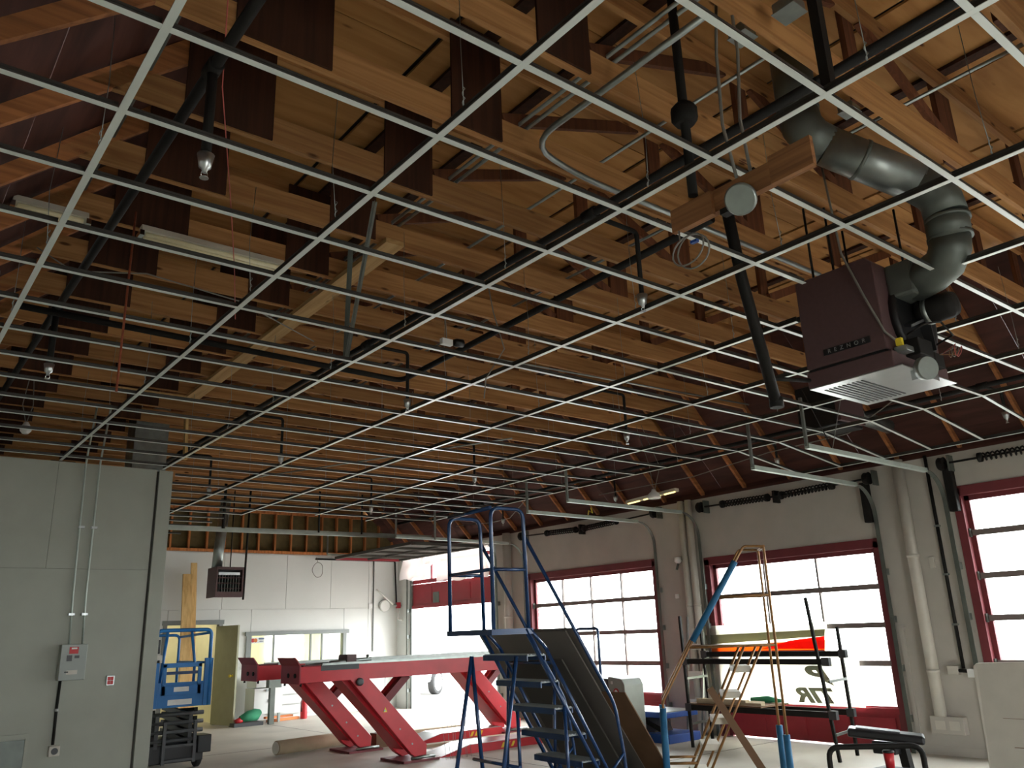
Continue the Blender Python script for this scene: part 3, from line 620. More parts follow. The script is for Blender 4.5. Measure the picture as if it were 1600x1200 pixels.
# far heater with flue
h3 = thing('unit_heater', (5.85, 16.2, 2.45), 'small brown unit heater with open louvres hanging before the white wall', 'heater')
fx0, fx1, fy, fz0, fz1 = 5.60, 6.14, 16.2, 2.46, 3.0
MB().box(fx0, fx0+0.03, fy-0.01, fy+0.5, fz0, fz1+0.03).build('side_casing', 'heater', h3)
MB().box(fx0+0.03, fx1, fy+0.14, fy+0.5, fz0+0.02, fz1+0.02).build('heat_box', 'heater_in', h3)
for (a, b, c, e) in ((fx0+0.03, fx1, fz0, fz0+0.1), (fx0+0.03, fx1, fz1-0.02, fz1+0.03), (fx1-0.03, fx1, fz0+0.1, fz1-0.02)): MB().box(a, b, fy, fy+0.14, c, e).build('frame_bar', 'heater', h3)
for i in range(8): MB().box(fx0+0.07+i*0.055, fx0+0.08+i*0.055, fy+0.03, fy+0.12, fz0+0.1, fz1-0.12).build('burner_fin', 'galv_dark', h3)
for i in range(3): MB().bar((fx0+0.04, fy+0.03, fz0+0.16+i*0.1), (fx1-0.04, fy+0.03, fz0+0.16+i*0.1), 0.03, 0.008, (0, 0.4, 1)).build('louvre', 'heater', h3)
MB().box(fx0+0.06, fx1-0.06, fy+0.05, fy+0.1, fz1-0.12, fz1-0.07).build('vent_row', 'alu', h3)
MB().tube([(fx0+0.1, fy+0.3, fz1), (fx0+0.12, fy+0.3, 3.4), (fx0+0.2, fy+0.3, 4.4)], 0.1, 16).build('flue_pipe', 'galv', h3)
MB().tube([(fx1-0.1, fy+0.5, fz1), (fx1-0.1, fy+0.5, 4.62)], 0.012, 6).build('hanger_rod', 'black', h3)
MB().tube([(fx1+0.03, fy+0.05, fz0-0.05), (fx1+0.06, fy+0.05, 4.55)], 0.022, 8).build('gas_riser', 'black', h3)
tag(MB().box(2.85, 3.3, 11.9, 12.3, 3.95, 4.85).build('sheet_duct', 'galv', bevel=0.006), 'square dull sheet metal duct rising behind the grey wall corner', 'duct')
# rails near the far wall
tag(MB().bar((4.4, 16.0, 3.69), (10.4, 16.0, 3.74), 0.06, 0.05).bar((4.4, 16.02, 3.73), (10.4, 16.02, 3.78), 0.02, 0.06).build('hanging_rail', 'track'), 'long grey steel rail hanging across the room before the far wall', 'rail')
for i, x in enumerate((5.6, 7.6, 8.6)):
    tag(MB().tube([(x, 16.0, 3.74), (x, 16.0, 4.7)], 0.02 if i else 0.03, 8).build('rail_hanger', 'black'), ['leftmost black rod holding the long far rail', 'middle black rod holding the long far rail', 'right black rod holding the long far rail'][i], 'rod', 'rail hangers')
t = thing('cable_coil', (8.62, 18.1, 3.05), 'thin grey wire coil hanging high on the white wall', 'cable')
MB().tube([(8.57, 18.12, 3.45)]+[(8.62+0.13*math.sin(a)*(1+0.1*math.sin(3*a)), 18.12, 3.17+0.17*math.cos(a)) for a in [q*0.4 for q in range(36)]], 0.006, 5).build('loop', 'wire', t)
tag(MB().tube(smooth_path([(8.57, 18.15, 3.42), (10.7, 18.15, 3.42), (10.72, 18.1, 2.4)], 0.05), 0.02, 8).build('wall_conduit', 'black'), 'dark conduit along the top right of the white wall', 'conduit')
tag(MB().tube([(10.12, 18.17, 3.45), (10.12, 18.17, 1.3)], 0.014, 6).build('wall_conduit', 'galv_dark'), 'thin vertical conduit down the white wall right of the office window', 'conduit')

# ================================================================== BAY DOORS
def bay_door(n, y0, y1, ztop, cols, rows, zb, panel_mat='reddoor'):
    """sectional door: rows = list of glass bottoms from the top; zb = top of the solid bottom section"""
    t = thing('door_%d' % n, (XR+0.12, (y0+y1)/2, 0), kind='structure')
    x0, x1 = XR+0.07, XR+0.12
    MB().box(XR-0.015, XR+0.07, y1-0.03, y1+0.07, 0, ztop+0.05).build('jamb', 'redframe', t)
    MB().box(XR-0.015, XR+0.07, y0-0.07, y0+0.03, 0, ztop+0.05).build('jamb', 'redframe', t)
    MB().box(XR-0.015, XR+0.07, y0-0.07, y1+0.07, ztop-0.03, ztop+0.09).build('head_trim', 'redframe', t)
    MB().box(x0, x1, y0, y0+0.09, 0, ztop).build('stile', 'redframe', t); MB().box(x0, x1, y1-0.09, y1, 0, ztop).build('stile', 'redframe', t)
    MB().box(x0, x1, y0, y1, ztop-0.09, ztop).build('top_rail', 'redframe', t)
    MB().box(x0, x1, y0+0.09, y1-0.09, 0.02, zb).build('bottom_section', panel_mat, t)
    MB().box(x0-0.03, x0, y0+0.05, y1-0.05, zb-0.09, zb-0.02).build('bottom_rail', panel_mat, t)
    for k in range(4): MB().box(x0-0.012, x0, y0+0.09+k*(y1-y0-0.18)/4+0.05, y0+0.09+(k+1)*(y1-y0-0.18)/4-0.05, 0.1, zb-0.14).build('raised_panel', panel_mat, t)
    zs = [ztop-0.09]+rows; wdt = (y1-y0-0.18)/cols
    for i in range(len(zs)-1):
        if i < len(zs)-2: MB().box(x0-0.02, x1, y0+0.06, y1-0.06, zs[i+1]-0.035, zs[i+1]+0.035).build('section_rail', 'mull', t)
        for c in range(cols):
            ya = y0+0.09+c*wdt; yb = ya+wdt
            MB().box(x0+0.02, x0+0.026, ya+0.012, yb-0.012, zs[i+1]+0.03, zs[i]-0.03 if i else zs[i]).build('pane', 'glass', t)
            if c: MB().box(x0, x1, ya-0.014, ya+0.014, zs[i+1], zs[i]).build('mullion', 'mull', t)
    for i in range(1, len(zs)-1):
        for yy in (y0+0.02, y1-0.02):
            MB().box(x0-0.05, x0, yy-0.03, yy+0.03, zs[i]-0.05, zs[i]+0.05).build('hinge', 'galv_dark', t)
    return t
bay_door(1, 9.70, 13.02, 2.64, 4, [2.10, 1.55, 1.035, 0.58], 0.57)
bay_door(2, 5.72, 8.54, 2.56, 3, [2.03, 1.535, 1.05, 0.53], 0.52)
bay_door(3, 1.25, 4.54, 3.08, 3, [2.59, 2.07, 1.575, 1.06, 0.55], 0.54)
bay_door(5, -3.3, 0.1, 2.9, 3, [2.4, 1.9, 1.4, 0.9], 0.55)
# far bay door, pushed part way up
t = thing('door_4', (XR+0.1, 15.85, 2.2), kind='structure')
ya, yb = 14.2, 17.5; x0, x1 = XR+0.03, XR+0.08
MB().box(XR-0.01, XR+0.06, yb, yb+0.08, 0, 3.5).build('jamb', 'galv', t); MB().box(XR-0.01, XR+0.06, ya-0.08, ya, 0, 3.5).build('jamb', 'galv', t)
MB().box(x0, x1, ya, yb, 2.24, 2.80).build('bottom_section', 'reddoor', t)
for k in range(4):
    a = ya+0.1+k*(yb-ya-0.2)/4; e = (yb-ya-0.2)/4
    MB().box(x0-0.012, x0, a+0.04, a+e-0.04, 2.36, 2.72).build('raised_panel', 'reddoor', t)
MB().box(x0-0.03, x0, ya, yb, 2.24, 2.31).build('bottom_rail', 'reddoor', t)
MB().box(x0-0.02, x0-0.002, 16.35, 16.6, 2.34, 2.58).build('lock_plate', 'galv_dark', t)
MB().box(x0, x1, ya, yb, 2.81, 2.9).build('section_rail', 'reddoor', t); MB().box(x0, x1, ya, yb, 3.25, 3.33).build('section_rail', 'reddoor', t)
for k in range(4):
    a = ya+k*(yb-ya)/4; e = (yb-ya)/4
    MB().box(x0+0.015, x0+0.022, a+0.05, a+e-0.03, 2.9, 3.25).build('pane', 'plastic', t); MB().box(x0, x1, a, a+0.05, 2.9, 3.25).build('mullion', 'reddoor', t)
for s in range(2):     # sections lying flat on the raised tracks
    xa, xb = 10.45-s*0.85, 9.62-s*0.85
    MB().box(xb, xa, ya, yb, 3.40, 3.415).build('pane', 'sheetdark', t)
    for xx in (xa, xb): MB().box(xx-0.04, xx+0.04, ya, yb, 3.36, 3.42).build('section_rail', 'sheetdark', t)
    for k in range(5): MB().box(xb, xa, ya+k*(yb-ya)/4-0.03, ya+k*(yb-ya)/4+0.03, 3.35, 3.42).build('mullion', 'reddoor' if k == 4 else 'sheetdark', t)
# plastic sheeting hanging from it
def drape(name, label, x, y0, y1, zt, zb, mat, amp=0.04):
    m = MB(); n = 14; k = 9; vs = []; fs = []
    for i in range(n+1):
        for j in range(k+1):
            u = i/n; v = j/k
            vs.append((x-0.02-amp*math.sin(u*9+v*2)*(0.3+v)-0.05*v, y0+(y1-y0)*(u+0.03*math.sin(6*v+u*3)), zt+(zb-zt)*v+0.03*math.sin(u*11)*v))
    for i in range(n):
        for j in range(k): fs.append((i*(k+1)+j, (i+1)*(k+1)+j, (i+1)*(k+1)+j+1, i*(k+1)+j+1))
    m._add(vs, fs, 0, True); m._add([Vector(v)+Vector((0.004, 0, 0)) for v in vs], [tuple(reversed(f)) for f in fs], 0, True)
    return tag(m.build(name, mat), label, 'sheeting', 'plastic sheets on the far bay door')
drape('plastic_sheet', 'white plastic sheet flap hanging at the left of the raised far bay door', 10.62, 17.6, 16.65, 3.5, 2.9, 'plastic')
drape('plastic_sheet', 'wide milky plastic sheet draped over the raised far bay door', 10.7, 16.1, 14.25, 3.42, 2.78, 'plastic', 0.02)
drape('plastic_sheet', 'short torn plastic strip between the two larger sheets', 10.72, 16.75, 16.1, 3.46, 3.2, 'plastic', 0.02)

# tracks, springs
def door_track(y, ztop, xend, zr, label, zb=0.0):
    t = thing('door_track', (XR-0.1, y, zb), label, 'door track', 'bay door tracks')
    xr = XR-0.07; r = 0.38
    pts = [(xr, y, zb), (xr, y, zr-r)]+[tuple(p) for p in arc((xr-r, y, zr-r), r, 0, math.pi/2, 8, (1, 0, 0), (0, 0, 1))]
    m = MB()
    for p, q in zip(pts[:-1], pts[1:]): m.bar(p, q, 0.055, 0.008, (1, 0, 0) if abs(p[0]-q[0]) < 1e-6 else (0, 0, 1))
    m.build('curved_rail', 'galv_dark', t)
    MB().bar((xr-r, y, zr), (xend, y, zr+0.02), 0.055, 0.05).build('upper_rail', 'track', t)
    MB().bar((xend, y, zr+0.02), (xend, y, zr+0.55), 0.03, 0.03).build('hanger_strap', 'galv', t)
    for k in range(4):
        z = zb+0.4+k*0.6
        if z < zr-r: MB().box(xr, XR, y-0.03, y+0.03, z-0.04, z+0.04).build('track_bracket', 'galv', t)
    return t
door_track(9.58, 2.64, 7.95, 3.33, 'grey door track on the near side of the middle bay door with four panes across')
door_track(13.12, 2.64, 8.6, 3.33, 'grey door track behind the blue stair guard rail')
door_track(8.62, 2.56, 7.9, 3.36, 'grey door track left of the bay door behind the gold ladder')
door_track(5.62, 2.56, 8.1, 3.33, 'grey door track right of the bay door behind the gold ladder')
door_track(4.68, 3.08, 7.75, 3.36, 'grey door track running toward the big heater beside the rightmost bay door')
door_track(14.05, 3.4, 8.3, 3.46, 'grey door track at the near jamb of the open far bay door')
door_track(17.62, 3.4, 8.6, 3.46, 'grey door track in the corner by the white wall')
t = thing('track_hanger', (8.3, 4.68, 3.4), 'bent steel V hanger strap holding the rightmost door track', 'strut')
MB().bar((8.25, 4.68, 3.4), (8.35, 4.5, 4.1), 0.025, 0.006).build('strap', 'galv', t); MB().bar((8.25, 4.68, 3.4), (8.1, 4.85, 4.1), 0.025, 0.006).build('strap', 'black', t)
def torsion(y0, y1, z, sa, sb, label, sag=0.0, rr_=0.045):
    t = thing('torsion_spring', (XR-0.12, (y0+y1)/2, z), label, 'door spring', 'bay door springs')
    x = XR-0.12
    MB().tube([(x, y0, z), (x, (y0+y1)/2, z-sag), (x, y1, z)], 0.014, 8).build('shaft', 'black', t)
    for (a, b) in ((sa, (sa+sb)/2-0.12), ((sa+sb)/2+0.12, sb)):
        n = int(abs(b-a)/0.055); pts = []
        for i in range(n*8+1):
            u = i/(n*8); pts.append((x+rr_*math.cos(i*math.pi/4), a+(b-a)*u, z-sag*(1-abs(2*((a+(b-a)*u)-y0)/(y1-y0)-1))+rr_*math.sin(i*math.pi/4)))
        MB().tube(pts, 0.011, 5).build('coil', 'black', t)
        for e in (a, b): MB().lathe((x, e-0.02, z-sag*(1-abs(2*(e-y0)/(y1-y0)-1))), [(0.06, 0), (0.06, 0.04)], 12, (0, 1, 0)).build('winding_cone', 'black', t)
    for e in (y0, y1):
        MB().lathe((x, e-0.04, z), [(0.085, 0), (0.075, 0.03), (0.085, 0.06), (0.07, 0.08)], 16, (0, 1, 0)).build('cable_drum', 'black', t)
        MB().box(x-0.02, XR, e-0.1, e-0.08, z-0.1, z+0.1).build('bearing_plate', 'galv_dark', t)
    MB().box(x-0.02, XR, (sa+sb)/2-0.02, (sa+sb)/2+0.02, z-0.09-sag, z+0.09-sag).build('centre_plate', 'black', t)
    return t
torsion(9.5, 13.1, 3.48, 10.4, 12.3, 'sagging black torsion spring above the four-pane-wide bay door', 0.06)
torsion(5.63, 8.5, 3.44, 6.15, 8.05, 'black coiled torsion spring above the bay door behind the gold ladder', 0.03)
torsion(1.3, 4.62, 3.46, 1.9, 4.15, 'black torsion spring shaft above the rightmost bay door')
for (y, lab) in ((5.72, 'tall dark track bracket box at the right of the gold ladder bay door'), (4.59, 'dark track bracket box beside the rightmost bay door')):
    tag(MB().box(XR-0.1, XR-0.002, y-0.06, y+0.05, 2.86, 3.4).build('track_box', 'black', bevel=0.01), lab, 'bracket')

# pipes and boxes on the right wall
def downspout(y, z0, z1, r, label, x=XR-0.08):
    t = thing('downspout', (x, y, z0), label, 'pipe', 'painted downspouts')
    MB().tube([(x, y, z0), (x, y, z1)], r, 16).build('pipe_body', 'pipepaint', t)
    for z in (z0+0.5, z0+1.9):
        if z < z1: MB().lathe((x, y, z), [(r+0.006, 0), (r+0.006, 0.04)], 16).build('pipe_strap', 'pipepaint', t)
    return t
downspout(5.2, 0.45, 3.62, 0.07, 'painted downspout between the two rightmost bay doors, ending at a wall box')
downspout(8.93, 0.0, 3.6, 0.05, 'left of two painted downspouts beside the gold ladder bay door')
downspout(8.77, 0.0, 3.6, 0.055, 'right of two painted downspouts beside the gold ladder bay door')
downspout(13.62, 0.0, 3.6, 0.085, 'thick painted downspout behind the blue stair guard rail', XR-0.1)
tag(MB().tube([(XR-0.02, 8.99, 0.2), (XR-0.02, 8.99, 3.62)], 0.012, 6).build('wall_conduit', 'black'), 'thin black conduit beside the paired downspouts', 'conduit')
t = thing('wall_conduit', (XR-0.03, 4.85, 1.0), 'dark vertical conduit with clips left of the rightmost bay door', 'conduit')
MB().tube([(XR-0.03, 4.85, 1.0), (XR-0.03, 4.85, 3.62)], 0.022, 8).build('pipe_body', 'black', t)
for z in (1.5, 2.1, 2.7): MB().box(XR-0.06, XR, 4.82, 4.88, z, z+0.025).build('clip', 'galv', t)
t = thing('outlet_box', (XR-0.04, 4.85, 0.93), 'small twin outlet boxes at the bottom of the dark conduit', 'electrical box')
MB().box(XR-0.07, XR, 4.9, 5.03, 0.93, 1.03).build('box_body', 'pipepaint', t, bevel=0.004); MB().box(XR-0.07, XR, 4.7, 4.8, 0.9, 1.0).build('box_body', 'white', t, bevel=0.004)
MB().tube([(XR-0.05, 4.75, 0.97), (XR-0.05, 4.97, 0.98)], 0.02, 6).build('connector', 'black', t)
t = thing('wall_box', (XR-0.06, 5.13, 0.25), 'wide painted metal wall box under the downspout', 'electrical box')
MB().box(XR-0.11, XR, 4.93, 5.33, 0.25, 0.45).build('box_body', 'doorwall', t, bevel=0.006)
for yy in (5.04, 5.21): MB().box(XR-0.113, XR-0.11, yy-0.06, yy+0.06, 0.3, 0.4).build('outlet_plate', 'pipepaint', t)
tag(MB().box(XR-0.04, XR, 5.0-0.03, 5.0+0.03, 2.2, 2.34).build('switch_box', 'pipepaint', bevel=0.004), 'small switch box high on the pier right of the downspout', 'electrical box')
t = thing('flood_horn', (XR-0.1, 9.07, 2.5), 'white motion sensor lamp on the pier between the middle bay doors', 'lamp')
MB().lathe((XR-0.1, 9.07, 2.6), [(0.03, 0), (0.06, 0.03), (0.055, 0.1)], 14).build('lamp_head', 'white', t)
MB().tube([(XR-0.1, 9.07, 2.6), (XR-0.12, 9.1, 2.5)], 0.02, 6).tube([(XR, 9.07, 2.66), (XR-0.1, 9.07, 2.66)], 0.015, 6).build('bracket', 'galv_dark', t)
tag(MB().box(XR-0.03, XR, 9.2, 9.26, 2.05, 2.12).build('switch_box', 'white', bevel=0.004), 'small white switch box on the pier below the sensor lamp', 'electrical box')
tag(MB().box(XR-0.05, XR, 5.5, 5.6, 1.45, 1.5).box(XR-0.02, XR, 5.52, 5.58, 0.2, 1.45).build('slide_rail', 'doorwall'), 'painted rail on the pier right of the gold ladder bay door', 'rail')

# ================================================================== THINGS ON THE GREY WALL
t = thing('electrical_panel', (2.21, GY-0.05, 1.26), 'grey electrical disconnect box with red sticker on the grey wall', 'electrical panel')
bx = MB().box(2.075, 2.35, GY-0.13, GY, 1.26, 1.655).build('cabinet', 'cab', t, bevel=0.006)
MB().box(2.16, 2.255, GY-0.1325, GY-0.13, 1.55, 1.625).build('red_sticker', 'redcup', bx)
MB().box(2.18, 2.24, GY-0.134, GY-0.1325, 1.60, 1.618).build('sticker_print', 'paper', bx)
MB().box(2.14, 2.195, GY-0.1325, GY-0.13, 1.47, 1.535).build('black_label', 'blackp', bx); MB().box(2.22, 2.27, GY-0.1325, GY-0.13, 1.5, 1.53).build('black_label', 'blackp', bx)
MB().box(2.15, 2.265, GY-0.1325, GY-0.13, 1.325, 1.37).build('paper_label', 'pipepaint', bx); MB().box(2.13, 2.17, GY-0.134, GY-0.131, 1.345, 1.358).build('black_label', 'blackp', bx)
for (x, lab, xt) in ((2.165, 'left of two bright conduits rising from the electrical box', 2.13), (2.305, 'right of two bright conduits rising from the electrical box', 2.29)):
    t = thing('panel_conduit', (x, GY-0.04, 1.66), lab, 'conduit')
    MB().tube(smooth_path([(x, GY-0.045, 1.655), (x-0.02, GY-0.045, 2.2), (xt-0.01, GY-0.04, 3.82), (xt+0.02, GY-0.15, 4.5)], 0.1), 0.012, 8).build('pipe_body', 'track', t)
    for z in (1.98, 3.0): MB().box(x-0.045, x+0.02, GY-0.06, GY, z, z+0.025).build('strap', 'alu', t)
t = thing('floor_outlet', (2.13, GY-0.03, 0.47), 'round-faced outlet box low on the grey wall with a dark riser', 'electrical box')
MB().tube([(2.12, GY-0.03, 1.26), (2.115, GY-0.03, 0.95), (2.12, GY-0.03, 0.58)], 0.016, 8).build('riser', 'black', t)
MB().box(2.08, 2.19, GY-0.08, GY, 0.46, 0.57).build('box_body', 'pipepaint', t, bevel=0.008)
MB().lathe((2.135, GY-0.08, 0.515), [(0.035, 0), (0.035, 0.006)], 16, (0, -1, 0)).build('socket', 'blackp', t)
MB().lathe((2.115, GY-0.03, 0.93), [(0.022, 0), (0.022, 0.03)], 10).build('coupling', 'alu', t)
t = thing('alarm_plate', (2.66, GY-0.02, 1.17), 'small steel plate with red quad receptacle right of the electrical box', 'wall outlet')
MB().box(2.615, 2.7, GY-0.025, GY, 1.175, 1.285).build('plate', 'alu', t, bevel=0.003)
for (i, j) in ((0, 0), (1, 0), (0, 1), (1, 1)): MB().box(2.624+i*0.034, 2.656+i*0.034, GY-0.028, GY-0.025, 1.186+j*0.045, 1.227+j*0.045).build('receptacle', 'redcup', t)
t = thing('wall_hatch', (1.6, GY-0.02, 0.0), 'framed dirty metal hatch low at the left of the grey wall', 'hatch')
MB().box(1.0, 1.84, GY-0.012, GY, 0.02, 0.66).build('hatch_panel', 'galv_dark', t)
MB().box(1.84, 1.875, GY-0.03, GY, 0.0, 0.72).box(1.0, 1.84, GY-0.03, GY, 0.67, 0.72).build('hatch_frame', 'greywall', t)
for (x, z) in ((1.78, 3.66), (2.08, 3.55)): pass

# ================================================================== FAR WALL: DOOR, WINDOW, CLUTTER
t = thing('door_6', (5.9, YF, 0), kind='structure')
MB().box(DX0-0.1, DX1+0.1, YF-0.03, YF, DZ, DZ+0.09).build('head_trim', 'greytrim', t)
MB().box(DX0-0.08, DX0, YF-0.02, YF+0.12, 0, DZ).build('jamb', 'greytrim', t); MB().box(DX1, DX1+0.08, YF-0.02, YF+0.12, 0, DZ).build('jamb', 'greytrim', t)
hd = MB().bar((6.38, YF-0.04, 1.0), (6.38-0.03, YF-0.04-0.02, 1.0), 0.01, 0.01)
lf = MB(); p = Vector((6.36, YF-0.02, 0.02)); q = Vector((6.52, YF-0.85, 0.02)); dd = (q-p).normalized(); nn = Vector((-dd.y, dd.x, 0))*0.04
lf.ext([p, q, q+nn, p+nn], (0, 0, 1.94)).build('leaf', 'olive', t)
MB().lathe(q+Vector((-0.03, 0.08, 0.95)), [(0.03, 0), (0.012, 0.01), (0.012, 0.04), (0.03, 0.05), (0.03, 0.075)], 12, -nn).build('knob', 'brass', t)
t = thing('window_1', (8.2, YF, 1.1), kind='structure')
MB().box(WX0-0.12, WX1+0.12, YF-0.05, YF, WZ1, WZ1+0.085).build('head_trim', 'greytrim', t)
MB().box(WX0-0.09, WX0+0.02, YF-0.035, YF+0.1, WZ0-0.05, WZ1).build('jamb', 'greytrim', t); MB().box(WX1-0.02, WX1+0.06, YF-0.035, YF+0.1, WZ0-0.05, WZ1).build('jamb', 'greytrim', t)
MB().box(WX0-0.12, WX1+0.12, YF-0.07, YF+0.1, WZ0-0.08, WZ0).build('sill', 'greytrim', t)
xs = [WX0+0.02, 7.68, 8.56, 8.84, WX1-0.02]
for i in range(4):
    MB().box(xs[i]+0.01, xs[i+1]-0.01, YF+0.05, YF+0.056, WZ0, WZ1).build('pane', 'oglass', t)
    if i: MB().box(xs[i]-0.018, xs[i]+0.018, YF+0.03, YF+0.08, WZ0, WZ1).build('mullion', 'greytrim', t)
t = thing('card_sticker', (7.28, YF+0.045, 1.6), 'payment card sticker at the top left of the office window', 'sticker')
MB().box(7.15, 7.46, YF+0.046, YF+0.0495, 1.58, 1.71).build('sticker_back', 'paper', t)
MB().lathe((7.2, YF+0.046, 1.645), [(0.043, 0), (0.043, 0.0015)], 18, (0, -1, 0)).build('red_disc', 'redcup', t); MB().lathe((7.26, YF+0.044, 1.645), [(0.043, 0), (0.043, 0.0015)], 18, (0, -1, 0)).build('orange_disc', 'orange', t)
MB().box(7.33, 7.45, YF+0.043, YF+0.046, 1.66, 1.69).build('blue_bar', 'blue', t); MB().box(7.35, 7.44, YF+0.043, YF+0.046, 1.615, 1.63).build('blue_bar', 'blue', t)
# two boards leaning in the corner of the far wall
for k, (x, y, lab, ztop, w_) in enumerate(((5.62, 17.9, 'shorter front board of two pale boards leaning on the white wall', 3.02, 0.19), (5.76, 17.98, 'taller rear board of two pale boards leaning on the white wall', 3.26, 0.12))):
    tag(MB().bar((x-0.02+0.03*k, y-0.35, 0.02), (x, y+0.1, ztop), w_, 0.045, (0, 1, 0.2)).build('leaning_board', 'pale_wood_z'), lab, 'lumber', 'leaning boards')
# bench with cabinet below the window
t = thing('storage_cabinet', (7.3, 17.75, 0), 'small white cabinet with drawer standing under the office window', 'cabinet')
MB().box(7.0, 7.62, 17.5, 18.0, 0.18, 0.68).build('body', 'white', t, bevel=0.006); MB().box(7.02, 7.62, 17.48, 18.0, 0.70, 0.9).build('drawer', 'white', t, bevel=0.006)
MB().box(7.24, 7.4, 17.46, 17.49, 0.62, 0.66).build('latch', 'galv', t); MB().box(7.3, 7.38, 17.485, 17.5, 0.4, 0.46).build('logo_mark', 'cabdark', t)
MB().box(7.03, 7.08, 17.52, 17.57, 0, 0.18).build('leg', 'galv', t); MB().box(7.54, 7.59, 17.52, 17.57, 0, 0.18).build('leg', 'galv', t)
tag(MB().box(7.2, 7.3, 17.15, 17.25, 0, 0.86).box(7.15, 7.42, 17.12, 17.28, 0.7, 0.86).build('bench_leg', 'galv_dark'), 'grey steel post standing in front of the small white cabinet', 'post')
m = MB(); m.tube([(6.65, 17.3, 0.14), (6.8, 17.31, 0.18), (6.98, 17.32, 0.2), (7.08, 17.33, 0.25)], [0.06, 0.1, 0.12, 0.05], 10)
tag(m.build('green_bag', 'green'), 'crumpled green cloth bag lying by the grey steel post', 'bag')
tag(MB().tube([(6.55, 17.28, 0.1), (6.68, 17.3, 0.13)], [0.04, 0.06], 8).build('red_bundle', 'redcup'), 'small red bundle at the end of the green bag', 'bundle')
tag(MB().box(6.5, 7.1, 17.2, 17.5, 0, 0.07).build('dark_mat', 'cabdark'), 'dark flat tray under the green bag', 'tray')
tag(MB().bar((7.35, 17.6, 0.03), (8.1, 17.75, 0.03), 0.09, 0.05).build('orange_plank', 'orange'), 'lower orange plank on the floor under the window', 'lumber', 'orange planks')
tag(MB().bar((7.35, 17.75, 0.08), (8.0, 17.85, 0.08), 0.09, 0.04).build('orange_plank', 'orange'), 'upper orange plank on the floor under the window', 'lumber', 'orange planks')
t = thing('fire_extinguisher', (8.2, 17.7, 0), 'red fire extinguisher standing on the floor under the office window', 'extinguisher')
MB().lathe((8.2, 17.7, 0), [(0.07, 0), (0.075, 0.02), (0.075, 0.34), (0.05, 0.4), (0.02, 0.43)], 16).build('cylinder', 'redcup', t)
MB().box(8.15, 8.26, 17.69, 17.71, 0.43, 0.48).build('valve', 'blackp', t); MB().tube([(8.15, 17.68, 0.45), (8.1, 17.64, 0.3), (8.12, 17.64, 0.15)], 0.01, 6).build('hose', 'blackp', t)
MB().box(8.35, 9.3, 18.1, 18.19, 0.06, 0.6)
for i, z in enumerate((0.1, 0.3, 0.5)):
    tag(MB().box(7.68, 9.0, 18.13, 18.19, z, z+0.17).build('wall_board', 'whitewall'), ['lowest', 'middle', 'topmost'][i]+' pale board fixed to the white wall under the office window', 'board', 'wall boards')
t = thing('wall_crane_lamp', (10.4, 18.1, 2.2), 'white swing-arm fixture with round head beside the corner', 'lamp')
MB().lathe((10.42, 18.18, 2.35), [(0.14, 0), (0.14, 0.05), (0.12, 0.07)], 20, (0, -1, 0)).build('round_head', 'white', t)
MB().tube([(10.17, 18.1, 2.73), (10.62, 18.05, 2.36)], 0.02, 8).build('arm', 'white', t); MB().tube([(10.6, 18.05, 2.36), (10.85, 18.02, 2.34)], 0.03, 8).build('arm_base', 'galv', t)
MB().tube(smooth_path([(10.72, 18.02, 2.32), (10.72, 18.02, 2.02), (10.78, 17.9, 2.0)], 0.04), 0.022, 8).build('hook_pipe', 'white', t)
MB().box(10.68, 10.77, 17.98, 18.06, 2.28, 2.42).build('red_clamp', 'reddoor', t)
tag(MB().box(10.0, 10.1, 18.17, 18.2, 2.28, 2.4).build('switch_plate', 'white', bevel=0.004), 'small white plate left of the swing-arm fixture', 'switch plate')
t = thing('push_broom', (10.3, 17.7, 0), 'broom leaning in the corner between white wall and far bay', 'broom')
MB().tube([(10.2, 17.75, 0.1), (10.45, 18.1, 1.1)], 0.014, 6).build('handle', 'galv', t); MB().bar((10.1, 17.62, 0.05), (10.25, 17.82, 0.22), 0.05, 0.12).build('brush_head', 'cabdark', t)

